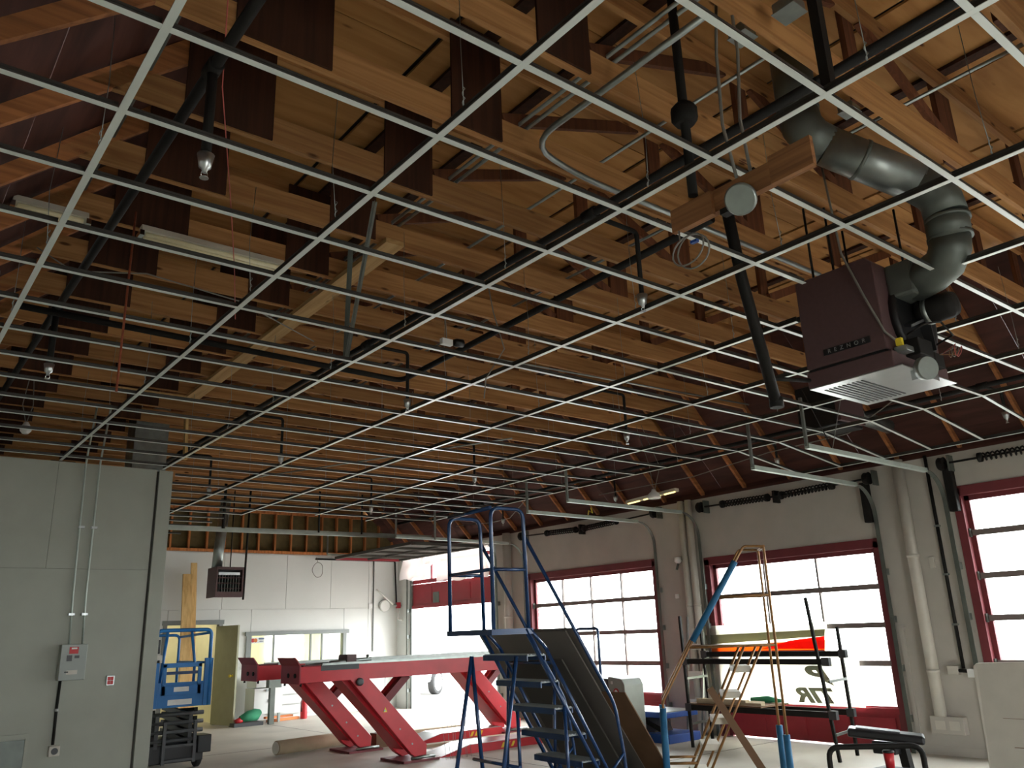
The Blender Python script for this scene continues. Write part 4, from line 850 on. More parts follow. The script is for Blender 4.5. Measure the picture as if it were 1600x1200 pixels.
# ================================================================== BLUE ROLLING STAIR
th = math.radians(-3.74); sd = Vector((math.cos(th), math.sin(th), 0)); sw = Vector((math.sin(th), -math.cos(th), 0)); up = Vector((0, 0, 1))
SB = Vector((4.529, 5.988, 1.634)); W_, DP, GH, RUN, RISE, TD = 0.746, 0.36, 1.071, 0.14, 0.2333, 0.2
def S(d_, w__, z): return Vector((SB.x, SB.y, 0))+sd*d_+sw*w__+up*z      # d along the descent, w: 0 near side .. -W_ far side
st = thing('rolling_stair', S(0.7, -W_/2, 0), 'dark blue steel rolling stair with grated treads and tall guard rails', 'rolling stair')
zp = SB.z; r = 0.019
for wv in (0, -W_):
    side = 'n' if wv == 0 else 'f'
    # guard: post, top rail with rounded front corner, down the front post
    MB().tube(smooth_path([S(0, wv, zp), S(0, wv, zp+GH), S(DP, wv, zp+GH), S(DP+0.02, wv, zp+0.0)], 0.09), r, 10).build('guard_rail', 'blue', st)
    MB().tube([S(0, wv, zp+0.52), S(DP, wv, zp+0.52)], r*0.85, 8).build('mid_rail', 'blue', st)
    # stringers, two tubes each side
    L_ = 7*RUN
    MB().tube([S(DP-0.02, wv, zp-0.0), S(DP+L_-0.02, wv, 0.02)], r, 10).build('stringer', 'blue', st)
    MB().tube([S(DP+TD, wv, zp-RISE+0.06), S(DP+TD+L_-RUN, wv, 0.05)], r*0.9, 10).build('stringer', 'blue', st)
    MB().tube([S(DP+0.03, wv, zp), S(DP+TD, wv, zp-RISE+0.06)], r*0.9, 10).build('stringer', 'blue', st)
    # hand rail
    MB().tube(smooth_path([S(DP, wv, zp+0.84), S(DP+0.98, wv, 0.93), S(DP+1.06, wv, 0.47), S(DP+1.08, wv, 0.05)], 0.1), r*0.9, 10).build('hand_rail', 'blue', st)
    MB().tube([S(DP+1.06, wv, 0.5), S(DP+0.8, wv, 0.28)], r*0.8, 8).build('rail_brace', 'blue', st)
    # back legs
    MB().tube([S(DP*0.2+0.16, wv, zp-RISE), S(-0.02, wv, 0.06)], r, 10).build('leg', 'blue', st)
    if wv < 0: MB().tube([S(DP*0.2+0.16, wv, zp-RISE), S(0.36, wv, 0.06)], r, 10).build('leg', 'blue', st)
    MB().tube([S(DP+2*RUN+0.1, wv, 0.95), S(DP+2*RUN+0.12, wv, 0.06)], r*0.9, 8).build('leg', 'blue', st)
    MB().tube([S(-0.05, wv, 0.08), S(DP+L_-0.02, wv, 0.08)], r, 8).build('base_tube', 'blue', st)
    for dd in (0.02, DP+L_-0.1): MB().lathe(S(dd, wv, 0.055)-sw*0.02, [(0.05, 0), (0.055, 0.01), (0.055, 0.03), (0.05, 0.04)], 16, sw).build('caster', 'tyre', st)
MB().tube([S(0, 0, zp+GH), S(0, -W_, zp+GH)], r, 10).build('back_rail', 'blue', st)
MB().tube([S(0, 0, zp+0.52), S(0, -W_, zp+0.52)], r*0.85, 8).build('back_rail', 'blue', st)
MB().tube([S(DP*0.2+0.16, 0.0, 0.5), S(DP*0.2+0.16, -W_, 0.5)], r*0.8, 8).build('cross_brace', 'blue', st)
MB().bar(S(-0.03, -W_/2, zp-0.02), S(DP+0.06, -W_/2, zp-0.02), W_+0.03, 0.05).build('platform', 'blue', st)
for k in range(1, 7):
    o = DP+RUN*(k-1); z = zp-RISE*k
    tr_ = MB().bar(S(o, -W_/2, z), S(o+TD, -W_/2, z), W_-0.02, 0.012).build('tread', 'tread', st)
    MB().bar(S(o, -W_+0.01, z-0.02), S(o, -0.01, z-0.02), 0.012, 0.05).build('nosing', 'blue', tr_)
    MB().bar(S(o+TD, -W_+0.01, z-0.02), S(o+TD, -0.01, z-0.02), 0.012, 0.05).build('nosing', 'blue', tr_)
    m = MB()
    for q in range(6):
        m.bar(S(o+0.012+q*(TD-0.024)/5, -W_+0.015, z+0.009), S(o+0.012+q*(TD-0.024)/5, -0.015, z+0.009), 0.006, 0.008)
    m.build('grating_bars', 'alu', tr_)
# sheets leaning on a blue cart behind the stair
def lean_sheet(x_top, y0, y1, ztop, x_bot, zbot, thick, mat, label, name='leaning_sheet'):
    a = Vector((x_top, y0, ztop)); b = Vector((x_top, y1, ztop)); c = Vector((x_bot, y1, zbot)); e = Vector((x_bot, y0, zbot))
    n = Vector((ztop-zbot, 0, x_bot-x_top)).normalized()*thick
    return tag(MB().ext([a, b, c, e], n).build(name, mat), label, 'board', 'boards leaning on the cart')
lean_sheet(5.90, 6.58, 8.10, 1.60, 7.06, 0.0, 0.016, 'sheet', 'tallest grey drywall sheet leaning behind the blue stair')
lean_sheet(5.93, 6.50, 7.7, 1.625, 7.09, 0.02, 0.014, 'sheet', 'grey drywall sheet lying just over the tallest one behind the blue stair')
lean_sheet(5.93, 6.68, 7.6, 1.33, 6.88, 0.0, -0.016, 'sheetdark', 'dark board in front of the drywall sheets behind the blue stair')
lean_sheet(6.36, 6.24, 7.4, 0.98, 7.07, 0.0, 0.012, 'hard', 'brown hardboard sheet at the right of those behind the blue stair')
t = thing('sheet_cart', (6.6, 7.4, 0), 'blue tubular cart holding up the leaning sheets behind the blue stair', 'cart')
MB().tube(smooth_path([(7.15, 7.77, 0.1), (7.15, 7.77, 1.62), (7.15, 7.39, 1.62), (7.15, 7.39, 0.1)], 0.05), 0.017, 8).build('handle_frame', 'blue', t)
MB().box(7.12, 7.5, 7.3, 7.84, 0.1, 0.14).build('deck', 'blue', t)
for y in (6.78, 7.55): MB().tube([(5.90, y, 1.29), (5.84, y, 0.04)], 0.017, 8).build('prop_leg', 'blue', t)
MB().tube([(5.90, 6.78, 1.29), (5.90, 7.55, 1.29)], 0.017, 8).build('prop_bar', 'blue', t)
for (x, y) in ((7.16, 7.36), (7.16, 7.78), (7.46, 7.36), (7.46, 7.78)): MB().lathe((x, y-0.02, 0.05), [(0.05, 0), (0.05, 0.04)], 14, (0, 1, 0)).build('caster', 'tyre', t)

# ================================================================== RED VEHICLE LIFT
lf = thing('vehicle_lift', (6.8, 11.2, 0), 'large red four-leg vehicle lift raised high, two runways on slanted arms', 'vehicle lift')
def runway(y0, y1, xl, xr_):
    zt, zb = 1.285, 1.09
    rw = MB().box(xl, xr_, y0, y1, zb, zt).build('runway', 'red', lf, bevel=0.004)
    MB().box(xl+0.05, xr_, y0+0.03, y1-0.03, zt, zt+0.012).build('deck_plate', 'redframe', rw)
    MB().box(xl+0.3, xr_, y0+0.005, y0+0.025, zt, zt+0.03).build('edge_rail', 'galv', rw)
    MB().box(xl+0.3, xr_, y1-0.025, y1-0.005, zt, zt+0.03).build('edge_rail', 'galv', rw)
    fp = MB().ext([(xl-0.02, y0-0.02, zb-0.01), (xl-0.02, y0-0.02, 1.3), (xl-0.09, y0-0.02, 1.4), (xl-0.075, y0-0.02, 1.4), (xl, y0-0.02, 1.3), (xl, y0-0.02, zb-0.01)], (0, y1-y0+0.04, 0)).build('end_stop', 'reddoor', rw)
    for yy in (y0+0.1, y0+0.3):
        MB().lathe((xl-0.02, yy, 1.18), [(0.028, 0), (0.028, 0.012)], 12, (-1, 0, 0)).build('bolt', 'black', fp)
    MB().tube([(xl+0.02, y0+0.02, zb), (xl+0.02, y0+0.02, zb-0.04)], 0.015, 6).tube([(xl+0.02, y1-0.02, zb), (xl+0.02, y1-0.02, zb-0.04)], 0.015, 6).build('stop_pin', 'black', rw)
    for k, dx in enumerate((0.55, ) if y0 < 11 else ()):
        MB().box(xl+dx-0.27, xl+dx+0.27, y0-0.004, y0+0.02, zt-0.06, zt+0.004).build('cutout', 'cabdark', rw)
        MB().box(xl+dx+0.12, xl+dx+0.26, y0+0.05, y0+0.3, zt, zt+0.12).build('jack_block', 'heater', rw, bevel=0.006)
        MB().tube([(xl+dx-0.1, y0+0.1, zt+0.03), (xl+dx+0.5, y0+0.1, zt+0.05)], 0.025, 8).tube([(xl+dx+0.45, y0+0.1, zt+0.02), (xl+dx+0.45, y0+0.1, zt+0.11)], 0.02, 8).build('jack_slide', 'galv', rw)
    # two slanted legs
    for fx in (6.42, 9.28):
        top = fx-0.95
        for (a, b) in ((y0+0.0, y0+0.1), (y1-0.1, y1)):
            lg = MB().ext([(fx-0.13, a, 0.1), (fx-0.02, a, 0.03), (fx+0.1, a, 0.05), (fx+0.11, a, 0.2), (top+0.16, a, 1.1), (top-0.12, a, 1.1)], (0, b-a, 0)).build('leg', 'red', lf, bevel=0.006)
            for (u, v) in ((0.15, 0.3), (0.35, 0.35), (0.6, 0.65)):
                MB().lathe((fx-0.95*u+0.02, a, 0.08+u*1.0), [(0.012, 0), (0.012, 0.006)], 8, (0, -1, 0)).build('bolt', 'galv', lg)
        MB().ext([(fx-0.2, y0+0.1, 0.16), (fx-0.02, y0+0.1, 0.2), (top+0.02, y0+0.1, 1.1), (top-0.2, y0+0.1, 1.1)], (0, y1-y0-0.2, 0)).build('leg_web', 'red', lf)
        # folding link from mid leg up to the runway
        MB().bar((fx-0.62, y0+0.2, 0.62), (fx-0.1, y0+0.2, 1.1), 0.1, 0.1).build('link_arm', 'redframe', lf)
        MB().bar((fx-0.62, y1-0.2, 0.62), (fx-0.1, y1-0.2, 1.1), 0.1, 0.1).build('link_arm', 'red', lf)
        MB().lathe((top+0.02, y0-0.0, 1.06), [(0.05, 0), (0.05, 0.03), (0.025, 0.032)], 16, (0, -1, 0)).build('pivot', 'cabdark', lf)
        MB().box(fx-0.28, fx+0.28, y0-0.05, y1+0.05, 0, 0.03).build('foot_plate', 'redframe', lf)
        MB().tube([(fx-0.15, y0-0.02, 0.05), (fx+0.05, y0-0.04, 0.06), (fx+0.22, y0-0.02, 0.05)], 0.02, 6).build('foot_pin', 'galv', lf)
runway(10.2, 10.72, 4.66, 9.2); runway(11.72, 12.26, 4.72, 9.3)
tr_ = MB().ext([(5.85, 10.199, 0.66), (5.88, 10.199, 0.72), (5.91, 10.199, 0.66)], (0, -0.003, 0)).build('warning_mark', 'yellow', lf)
for (y0, y1, xa, xb, lab) in ((10.25, 10.75, 6.78, 9.0, 'nearer red-edged ramp plate on the floor under the lift'), (11.75, 12.3, 7.3, 9.1, 'farther red-edged ramp plate on the floor under the lift')):
    t = thing('floor_ramp', ((xa+xb)/2, (y0+y1)/2, 0), lab, 'ramp', 'ramp plates')
    MB().ext([(xa, y0, 0), (xb, y0, 0), (xb-0.1, y0, 0.11), (xa+0.5, y0, 0.11)], (0, y1-y0, 0)).build('base', 'red', t)
    MB().ext([(xa+0.02, y0+0.01, 0.01), (xa+0.5, y0+0.01, 0.112), (xb-0.1, y0+0.01, 0.112), (xb-0.1, y0+0.01, 0.12), (xa+0.5, y0+0.01, 0.12)], (0, y1-y0-0.02, 0)).build('top_plate', 'alu', t)
    for k in range(3):
        xx = xa+1.05+k*0.09; MB().ext([(xx, y0-0.002, 0.02), (xx+0.045, y0-0.002, 0.02), (xx+0.085, y0-0.002, 0.09), (xx+0.04, y0-0.002, 0.09)], (0, 0.002, 0)).build('hazard_stripe', 'yellow', t)
tag(MB().box(7.2, 9.4, 11.3, 11.42, 0, 0.04).build('floor_plank', 'card'), 'long thin plank on the floor between the two ramp plates', 'lumber')
tag(MB().box(7.1, 9.2, 13.1, 13.25, 0, 0.05).build('floor_plank', 'card'), 'long thin plank on the floor behind the farther ramp plate', 'lumber')
t = thing('card_tube', (5.9, 12.5, 0), 'thick cardboard tube lying on the floor behind the red lift leg', 'tube')
MB().tube([(5.36, 12.46, 0.105), (6.95, 12.75, 0.105)], 0.1, 18).build('tube_body', 'card', t); MB().lathe((5.35, 12.458, 0.105), [(0.085, 0), (0.085, 0.008)], 16, (-1, -0.18, 0)).build('end_disc', 'cream', t)
tag(MB().bar((6.74, 12.05, 0.1), (7.28, 12.05, 0.1), 0.2, 0.2).build('dark_block', 'hard'), 'dark brown wooden block on the floor beside the far lift leg', 'block')
t = thing('wire_bundle', (7.0, 10.0, 0), 'thin steel wires standing up loosely beside the lift runway', 'wire')
for k in range(9):
    x = 6.72+0.05*k+random.uniform(-.02, .02); MB().tube([(x, 10.0, 0.0), (x+random.uniform(-.03, .03), 10.02, 0.3), (x+random.uniform(-.05, .05), 10.05, 0.55+0.1*(k % 4))], 0.003, 4).build('wire', 'galv', t)

# ================================================================== BLUE SCISSOR LIFT
sl = thing('scissor_lift', (3.85, 12.7, 0), 'compact blue scissor lift parked beside the grey wall corner', 'scissor lift')
bx0, bx1, by0, by1 = 3.42, 4.22, 12.15, 13.5
MB().box(bx0, bx1, by0, by1, 0.80, 1.02).build('platform_skirt', 'bluelift', sl, bevel=0.006)
MB().box(bx0+0.06, bx1-0.06, by0-0.012, by0+0.01, 0.98, 1.12).build('gate_skirt', 'bluelift', sl)
rail = smooth_path([(bx0+0.03, by0, 0.8), (bx0+0.03, by0, 1.8), (bx1-0.03, by0, 1.8), (bx1-0.03, by0, 0.8)], 0.08)
MB().tube(rail, 0.026, 10).build('guard_rail', 'bluelift', sl)
MB().tube(smooth_path([(bx0+0.05, by1, 0.9), (bx0+0.05, by1, 1.75), (bx1-0.05, by1, 1.75), (bx1-0.05, by1, 0.9)], 0.08), 0.02, 8).build('guard_rail', 'bluelift', sl)
for x in (bx0+0.04, bx1-0.04):
    MB().box(x-0.055, x+0.055, by0-0.02, by0+0.03, 0.8, 1.42).build('corner_plate', 'bluelift', sl, bevel=0.004)
    MB().tube([(x, by0, 1.76), (x, by1, 1.72)], 0.018, 8).build('side_rail', 'bluelift', sl)
    MB().tube([(x, by0, 1.36), (x, by1, 1.36)], 0.016, 8).build('side_rail', 'bluelift', sl)
gt = MB().box(bx0+0.14, bx0+0.19, by0-0.03, by0-0.005, 0.96, 1.36).box(bx1-0.19, bx1-0.14, by0-0.03, by0-0.005, 0.96, 1.36).box(bx0+0.14, bx1-0.14, by0-0.03, by0-0.005, 1.31, 1.37).box(bx0+0.14, bx1-0.14, by0-0.03, by0-0.005, 0.96, 1.08).build('gate', 'bluelift', sl, bevel=0.004)
MB().box(bx0+0.16, bx1-0.16, by0-0.005, by0+0.02, 1.22, 1.26).build('gate_bar', 'blue', gt)
MB().tube([(bx0+0.5, by0+0.02, 1.78), (bx0+0.58, by0+0.05, 1.36), (bx0+0.58, by0+0.05, 1.0)], 0.02, 8).build('upright', 'bluelift', sl)
MB().tube([(bx0+0.22, by0+0.4, 0.95), (bx0+0.26, by0+0.3, 1.8)], 0.022, 8).build('upright', 'bluelift', sl)
MB().box(bx0+0.0, bx0+0.08, by0-0.04, by0+0.03, 1.5, 1.68).build('control_box', 'blackp', sl, bevel=0.01)
MB().box(bx0+0.02, bx0+0.12, by0-0.02, by0, 1.38, 1.48).build('tag_card', 'pipepaint', sl)
MB().box(bx0+0.3, bx0+0.5, by0-0.032, by0-0.03, 1.0, 1.06).build('sticker', 'paper', sl); MB().box(bx0+0.24, bx0+0.56, by0-0.003, by0, 0.83, 0.9).build('sticker', 'paper', sl)
for i in range(4):
    z = 0.74-i*0.11
    for (x, s) in ((bx0+0.08, 1), (bx1-0.16, -1)):
        MB().bar((x, by0+0.04, z), (x, by1-0.05, z-0.08), 0.05, 0.08).build('scissor_arm', 'black', sl)
        MB().bar((x+0.06*s, by1-0.05, z), (x+0.06*s, by0+0.04, z-0.08), 0.05, 0.08).build('scissor_arm', 'cabdark', sl)
    MB().tube([(bx0+0.03, by0+0.06, z-0.03), (bx1-0.05, by0+0.06, z-0.03)], 0.028, 10).build('cross_tube', 'cabdark', sl)
MB().box(bx0+0.02, bx1-0.02, by0+0.05, by1-0.02, 0.1, 0.33).build('chassis', 'blackp', sl, bevel=0.01)
MB().box(bx1-0.12, bx1+0.06, by0-0.02, by0+0.3, 0.2, 0.42).build('battery_box', 'blackp', sl, bevel=0.01)
for x in (bx0+0.22, bx1-0.18): MB().box(x-0.02, x+0.02, by0-0.06, by0-0.02, 0.1, 0.62).build('ladder_rail', 'cabdark', sl)
for z in (0.14, 0.32, 0.5): MB().bar((bx0+0.22, by0-0.04, z), (bx1-0.18, by0-0.04, z), 0.03, 0.03).build('ladder_rung', 'cabdark', sl)
for (x, y) in ((bx0, by0+0.25), (bx1-0.08, by0+0.25), (bx0, by1-0.25), (bx1-0.08, by1-0.25)): MB().lathe((x, y, 0.14), [(0.12, 0), (0.14, 0.015), (0.14, 0.065), (0.12, 0.08)], 18, (1, 0, 0)).build('wheel', 'tyre', sl)

# ================================================================== GOLD PLATFORM LADDER
GR_ = Vector((7.61, 5.34, 0)); gd = Vector((-0.68, 0.733, 0)).normalized(); gw = Vector((gd.y, -gd.x, 0)); gw = gw if gw.dot(Vector((-1, -1, 0))) > 0 else -gw
def G(t_, w__, z): return GR_+gd*t_+gw*w__+up*z
gl = thing('platform_ladder', G(0.6, 0.2, 0), 'worn gold tubular platform ladder wrapped with blue pipe foam', 'ladder')
ZPL = 1.4
for wv in (0.0, 0.42):
    e = 0.0135
    MB().tube(smooth_path([G(-0.0-0.02*wv, wv, 0.03), G(0, wv, 2.36), G(0.2, wv, 2.37), G(0.84, wv, ZPL), G(1.14, wv, 0.9), G(1.16, wv, 0.03)], 0.035), e, 9).build('side_frame', 'gold', gl)
    MB().tube([G(0, wv, ZPL), G(0.84, wv, ZPL)], e, 8).build('platform_rail', 'gold', gl)
    MB().tube([G(0, wv, 1.88), G(0.5, wv, 1.88)], e*0.85, 8).build('mid_rail', 'gold', gl)
    MB().tube([G(0.30, wv, ZPL), G(1.02, wv, 0.04)], e, 8).build('stringer', 'gold', gl)
    MB().tube([G(0.13, wv, ZPL), G(0.86, wv, 0.04)], e*0.9, 8).build('stringer', 'gold', gl)
    MB().tube([G(0, wv, 0.1), G(1.14, wv, 0.1)], e, 8).build('base_tube', 'gold', gl)
    MB().tube([G(1.14, wv, 0.34), G(0.85, wv, 0.34)], e, 8).build('step_bracket', 'gold', gl)
    MB().tube([G(0, wv, 0.06), G(0, wv, 0.62-0.1*wv)], 0.033, 12).build('foam_sleeve', 'foam', gl); MB().tube([G(1.155, wv, 0.06), G(1.145, wv, 0.84)], 0.033, 12).build('foam_sleeve', 'foam', gl)
MB().tube([G(0.3, 0.42, 2.22), G(0.8, 0.42, 1.46)], 0.032, 12).build('foam_sleeve', 'foam', gl)
MB().tube([G(0, 0, 2.36), G(0, 0.42, 2.36)], 0.016, 8).build('top_bar', 'gold', gl)
MB().tube([G(0, 0, 1.88), G(0, 0.42, 1.88)], 0.014, 8).build('mid_bar', 'gold', gl)
MB().bar(G(0.02, 0.21, ZPL), G(0.82, 0.21, ZPL), 0.42, 0.02).build('platform', 'gold', gl)
for k in range(5):
    z = 1.18-0.235*k; tt = 0.14+(ZPL-z)*(0.72/1.36)
    MB().bar(G(tt, 0.21, z), G(tt+0.17, 0.21, z), 0.4, 0.06).build('step', 'cream', gl, bevel=0.006)
tag(MB().bar(G(0.68, 0.48, 1.02), G(0.12, 0.62, 0.02), 0.07, 0.02, gw).build('angle_iron', 'hard'), 'rusty brown angle iron leaning against the gold platform ladder', 'angle iron')

# ================================================================== RACK WITH SIGN PANELS
rk = thing('steel_rack', (9.87, 7.1, 0), 'black steel rack standing before the bay door with planks on its shelf', 'rack')
posts = ((9.57, 5.93, 1.9), (10.17, 6.05, 1.53), (9.57, 8.15, 1.75), (10.17, 8.28, 1.55))
for k, (x, y, zt) in enumerate(posts): MB().bar((x, y, 0), (x, y+(0.17 if k == 0 else 0.03), zt), 0.034, 0.034).build('post', 'black', rk)
for (x, ya, yb) in ((9.57, 5.93, 8.15), (10.17, 6.05, 8.28)):
    for z in ((1.13, 0.52) if x < 10 else (1.2, 0.5)):
        MB().bar((x, ya, z), (x, yb, z), 0.04, 0.07).build('beam', 'black', rk)
        for yy in (ya, yb): MB().box(x-0.03, x+0.03, yy-0.05, yy+0.05, z-0.05, z+0.05).build('beam_clip', 'cabdark', rk)
for (ya, yb) in ((5.93, 6.05), (8.15, 8.28)):
    for z in (0.3, 0.9): MB().bar((9.57, ya, z), (10.17, yb, z), 0.02, 0.03).build('side_brace', 'galv_dark', rk)
tag(MB().box(9.56, 10.18, 6.95, 8.2, 0.557, 0.575).build('shelf_board', 'hard'), 'thin brown shelf board lying low in the black rack', 'board')
XS = 10.78
t = thing('sign_panel', (XS, 7.5, 1.2), 'upper sign panel with red and orange stripe standing behind the rack', 'sign', 'sign panels behind the rack')
MB().box(XS, XS+0.01, 6.6, 9.0, 1.19, 1.60).build('sign_back', 'signwhite', t)
MB().ext([(XS-0.002, 8.62, 1.19), (XS-0.002, 6.68, 1.19), (XS-0.002, 6.65, 1.36), (XS-0.002, 8.7, 1.30)], (-0.002, 0, 0)).build('orange_band', 'signorange', t)
MB().ext([(XS-0.004, 8.62, 1.19), (XS-0.004, 6.68, 1.19), (XS-0.004, 6.68, 1.23), (XS-0.004, 8.64, 1.22)], (-0.002, 0, 0)).build('red_band', 'signred', t)
MB().ext([(XS-0.006, 6.67, 1.24), (XS-0.006, 6.65, 1.41), (XS-0.006, 7.2, 1.36), (XS-0.006, 7.7, 1.25)], (-0.002, 0, 0)).build('red_band', 'signred', t)
MB().ext([(XS-0.002, 6.65, 1.41), (XS-0.002, 6.63, 1.5), (XS-0.002, 8.72, 1.46), (XS-0.002, 8.7, 1.32)], (-0.002, 0, 0)).build('olive_band', 'signolive', t)
t = thing('sign_panel', (XS, 7.4, 0.5), 'large white sign panel seen from behind with mirrored grey letters by the bay door', 'sign', 'sign panels behind the rack')
MB().box(XS, XS+0.01, 6.2, 8.85, 0.50, 1.188).build('sign_back', 'signwhite', t)
Rm = Matrix(((0, 0, -1, 0), (-1, 0, 0, 0), (0, 1, 0, 0), (0, 0, 0, 1)))
text_obj('large_letter', 'B', 0.34, 'signgrey', t, Matrix.Translation((XS-0.006, 6.76, 0.875)) @ Rm @ Matrix.Diagonal((1.7, 1, 1, 1)), 0.002, True, 0.4, 0.016)
text_obj('lettering', 'TIR', 0.26, 'signgrey', t, Matrix.Translation((XS-0.006, 6.86, 0.62)) @ Rm @ Matrix.Diagonal((1.6, 1, 1, 1)), 0.002, True, 0.4, 0.012)
t = thing('plank_pile', (9.8, 7.6, 0.575), 'pile of weathered planks stacked on the rack shelf', 'lumber')
for k in range(4): MB().bar((9.68+0.11*(k % 3), 7.0+0.08*k, 0.59+0.031*(k//3)), (9.66+0.11*(k % 3), 8.05, 0.59+0.031*(k//3)), 0.09, 0.03).build('plank', 'card', t)
tag(MB().tube([(10.05, 6.96, 0.61), (10.08, 7.2, 0.62), (10.05, 7.45, 0.61)], [0.02, 0.045, 0.03], 8).build('green_roll', 'green'), 'short green plastic roll lying on the rack shelf', 'roll')
tag(MB().lathe((9.7, 7.85, 0.636), [(0.04, 0), (0.04, 0.12), (0.036, 0.13)], 14).build('paint_can', 'cream'), 'small pale can standing on the plank pile', 'can')
t = thing('ladder_frame', (10.35, 8.75, 0), 'narrow grey metal ladder frame leaning by the paired downspouts', 'frame')
for y in (8.62, 8.9): MB().bar((10.36, y, 0), (10.6, y, 1.75 if y > 8.7 else 1.5), 0.03, 0.03).build('upright', 'galv', t)
for z in (0.5, 0.9, 1.3): MB().bar((10.36+0.24*z/1.7, 8.62, z), (10.36+0.24*z/1.7, 8.9, z), 0.02, 0.08).build('rung', 'white', t)

# ================================================================== MACHINES BY THE MIDDLE DOOR
t = thing('machine_cabinet', (9.3, 9.25, 0), 'grey machine cabinet with round red badge behind the leaning sheets', 'cabinet')
MB().ext([(9.1, 8.93, 0), (9.1, 8.93, 0.82), (9.12, 9.0, 0.9), (9.12, 9.22, 0.93), (9.1, 9.26, 0.93), (9.1, 9.26, 0)], (0.4, 0, 0)).build('front_body', 'cab', t, bevel=0.01)
MB().box(9.14, 9.5, 9.26, 9.75, 0.0, 0.9).build('rear_body', 'cabdark', t, bevel=0.01)
MB().lathe((9.1, 9.1, 0.72), [(0.055, 0), (0.055, 0.006)], 18, (-1, 0, 0)).build('badge', 'redcup', t); MB().lathe((9.094, 9.1, 0.725), [(0.03, 0), (0.03, 0.003)], 14, (-1, 0, 0)).build('badge_mark', 'paper', t)
MB().box(9.095, 9.1, 9.16, 9.2, 0.83, 0.87).build('label', 'paper', t)
t = thing('lift_bench', (9.95, 9.25, 0), 'low blue lifting bench with scissor pedestal before the middle bay door', 'lift bench')
MB().box(9.6, 10.3, 8.62, 9.9, 0.34, 0.42).build('top_plate', 'benchblue', t, bevel=0.01); MB().box(9.62, 10.28, 8.64, 9.88, 0.42, 0.426).build('deck_sheet', 'alu', t)
MB().box(9.6, 10.3, 8.6, 9.92, 0.0, 0.12).build('base_frame', 'benchblue', t, bevel=0.01)
MB().ext([(9.75, 9.0, 0.12), (9.75, 9.5, 0.12), (9.75, 9.38, 0.34), (9.75, 9.12, 0.34)], (0.4, 0, 0)).build('pedestal', 'cabdark', t)
MB().bar((9.7, 8.75, 0.14), (9.7, 9.3, 0.34), 0.05, 0.05).build('scissor_arm', 'black', t); MB().box(9.595, 9.6, 8.95, 9.35, 0.02, 0.1).build('worn_plate', 'galv', t)
# exercise-style bench and foam board at the right
t = thing('creeper_seat', (7.4, 3.95, 0), 'black padded bench on tubular frame at the lower right', 'bench')
bz = 0.55
def bp_(px_, py_, z): return (px_, py_, z)
MB().tube(smooth_path([(6.5, 4.12, 0.05), (6.5, 4.12, 0.62), (6.86, 3.52, 0.64), (6.86, 3.52, 0.05)], 0.09), 0.022, 10).build('front_hoop', 'black', t)
MB().bar((6.93, 4.18, 0.70), (7.2, 3.66, 0.64), 0.24, 0.07).build('pad', 'blackp', t, bevel=0.02)
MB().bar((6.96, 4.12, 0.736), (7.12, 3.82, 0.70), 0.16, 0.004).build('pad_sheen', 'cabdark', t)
MB().bar((7.18, 3.85, 0.62), (7.2, 3.8, 0.05), 0.07, 0.07).build('post', 'black', t)
MB().bar((7.02, 3.79, 0.07), (7.5, 3.75, 0.07), 0.06, 0.05).build('foot_rail', 'black', t)
MB().box(7.05, 7.25, 3.85, 4.05, 0.52, 0.62).build('mechanism', 'blackp', t, bevel=0.01)
MB().bar((7.5, 3.95, 0.07), (7.5, 3.5, 0.07), 0.06, 0.05).build('foot_bar', 'black', t)
t = thing('paper_cup', (6.83, 3.79, 0.0), 'red drinking cup with dark lid beside the black bench', 'cup')
MB().lathe((6.83, 3.79, 0.45), [(0.032, 0), (0.042, 0.12)], 16).build('cup_body', 'redcup', t); MB().lathe((6.83, 3.79, 0.57), [(0.045, 0), (0.045, 0.012), (0.036, 0.02)], 16).build('lid', 'blackp', t)
t = thing('tool_box', (6.8, 3.8, 0), 'small black tool crate under the red cup', 'crate')
MB().box(6.68, 6.98, 3.66, 3.92, 0.0, 0.44).build('body', 'blackp', t, bevel=0.02); MB().box(6.67, 6.99, 3.65, 3.93, 0.4, 0.447).build('lid', 'cabdark', t, bevel=0.006)
t = thing('insulation_board', (8.2, 3.4, 0), 'off-white foam board standing upright at the right edge', 'board')
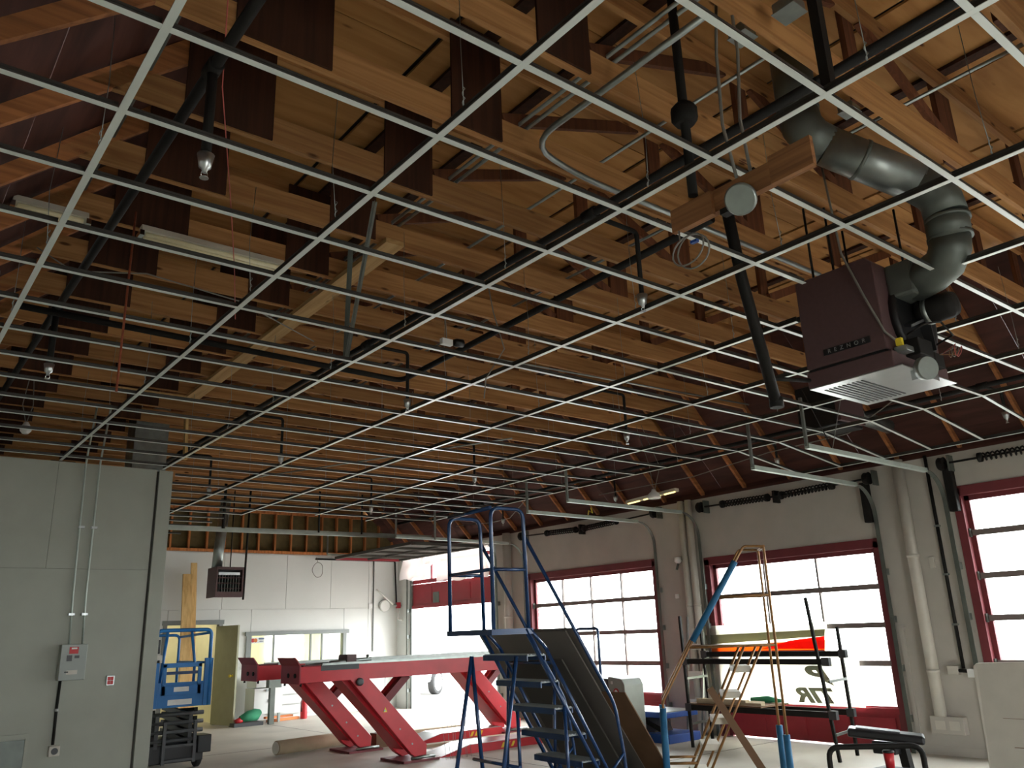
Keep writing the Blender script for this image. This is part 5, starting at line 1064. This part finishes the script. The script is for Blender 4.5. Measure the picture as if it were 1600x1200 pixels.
MB().ext([(8.0, 3.55, 0.0), (8.0, 2.7, 0.0), (8.03, 2.7, 1.19), (8.03, 2.74, 1.22), (8.03, 3.5, 1.2), (8.02, 3.53, 1.17)], (0.06, 0, 0)).build('board_body', 'foamboard', t, bevel=0.006)
MB().box(7.996, 8.002, 2.95, 3.3, 0.52, 0.525).box(7.997, 8.003, 3.1, 3.35, 0.75, 0.753).build('crease', 'hard', t)
MB().bar((8.07, 3.3, 0.02), (8.3, 3.3, 0.02), 0.05, 0.04).bar((8.07, 2.9, 0.02), (8.3, 2.9, 0.02), 0.05, 0.04).build('foot', 'card', t)

# ================================================================== OUTSIDE
cx, cy = 14.9, 22.3
t = thing('parked_car', (16.2, 23.2, -0.03), 'white parked car with five-spoke wheel outside the open bay', 'car')
dv = Vector((0.86, 0.5, 0)).normalized(); nv = Vector((dv.y, -dv.x, 0)); c0 = Vector((14.05, 21.45, -0.03))
def Cc(a, b, z): return c0+dv*a-nv*b+up*z
prof = [(-0.75, 0.35), (-0.8, 0.75), (-0.6, 0.95), (0.1, 1.05), (0.7, 1.5), (2.2, 1.52), (3.0, 1.1), (3.55, 0.95), (3.6, 0.4)]
MB().ext([Cc(a, 0.0, z) for (a, z) in prof], -nv*1.75).build('body', 'carpaint', t, bevel=0.06)
MB().ext([Cc(a, -0.004, z) for (a, z) in ((0.3, 1.08), (0.8, 1.43), (2.1, 1.44), (2.8, 1.1))], -nv*0.01).build('side_window', 'cabdark', t)
for a in (0.0, 2.75):
    wv_ = MB().lathe(Cc(a, 0.12, 0.34), [(0.3, 0), (0.34, 0.02), (0.34, 0.19), (0.3, 0.2)], 24, nv).build('tyre', 'tyre', t)
    MB().lathe(Cc(a, -0.075, 0.34), [(0.24, 0), (0.24, 0.012)], 24, nv).build('rim', 'alu', wv_)
    for k in range(5):
        an = k*2*math.pi/5+0.3; MB().bar(Cc(a, -0.09, 0.34), Cc(a+0.2*math.cos(an), -0.09, 0.34+0.2*math.sin(an)), 0.06, 0.012, nv).build('spoke', 'carpaint', wv_)
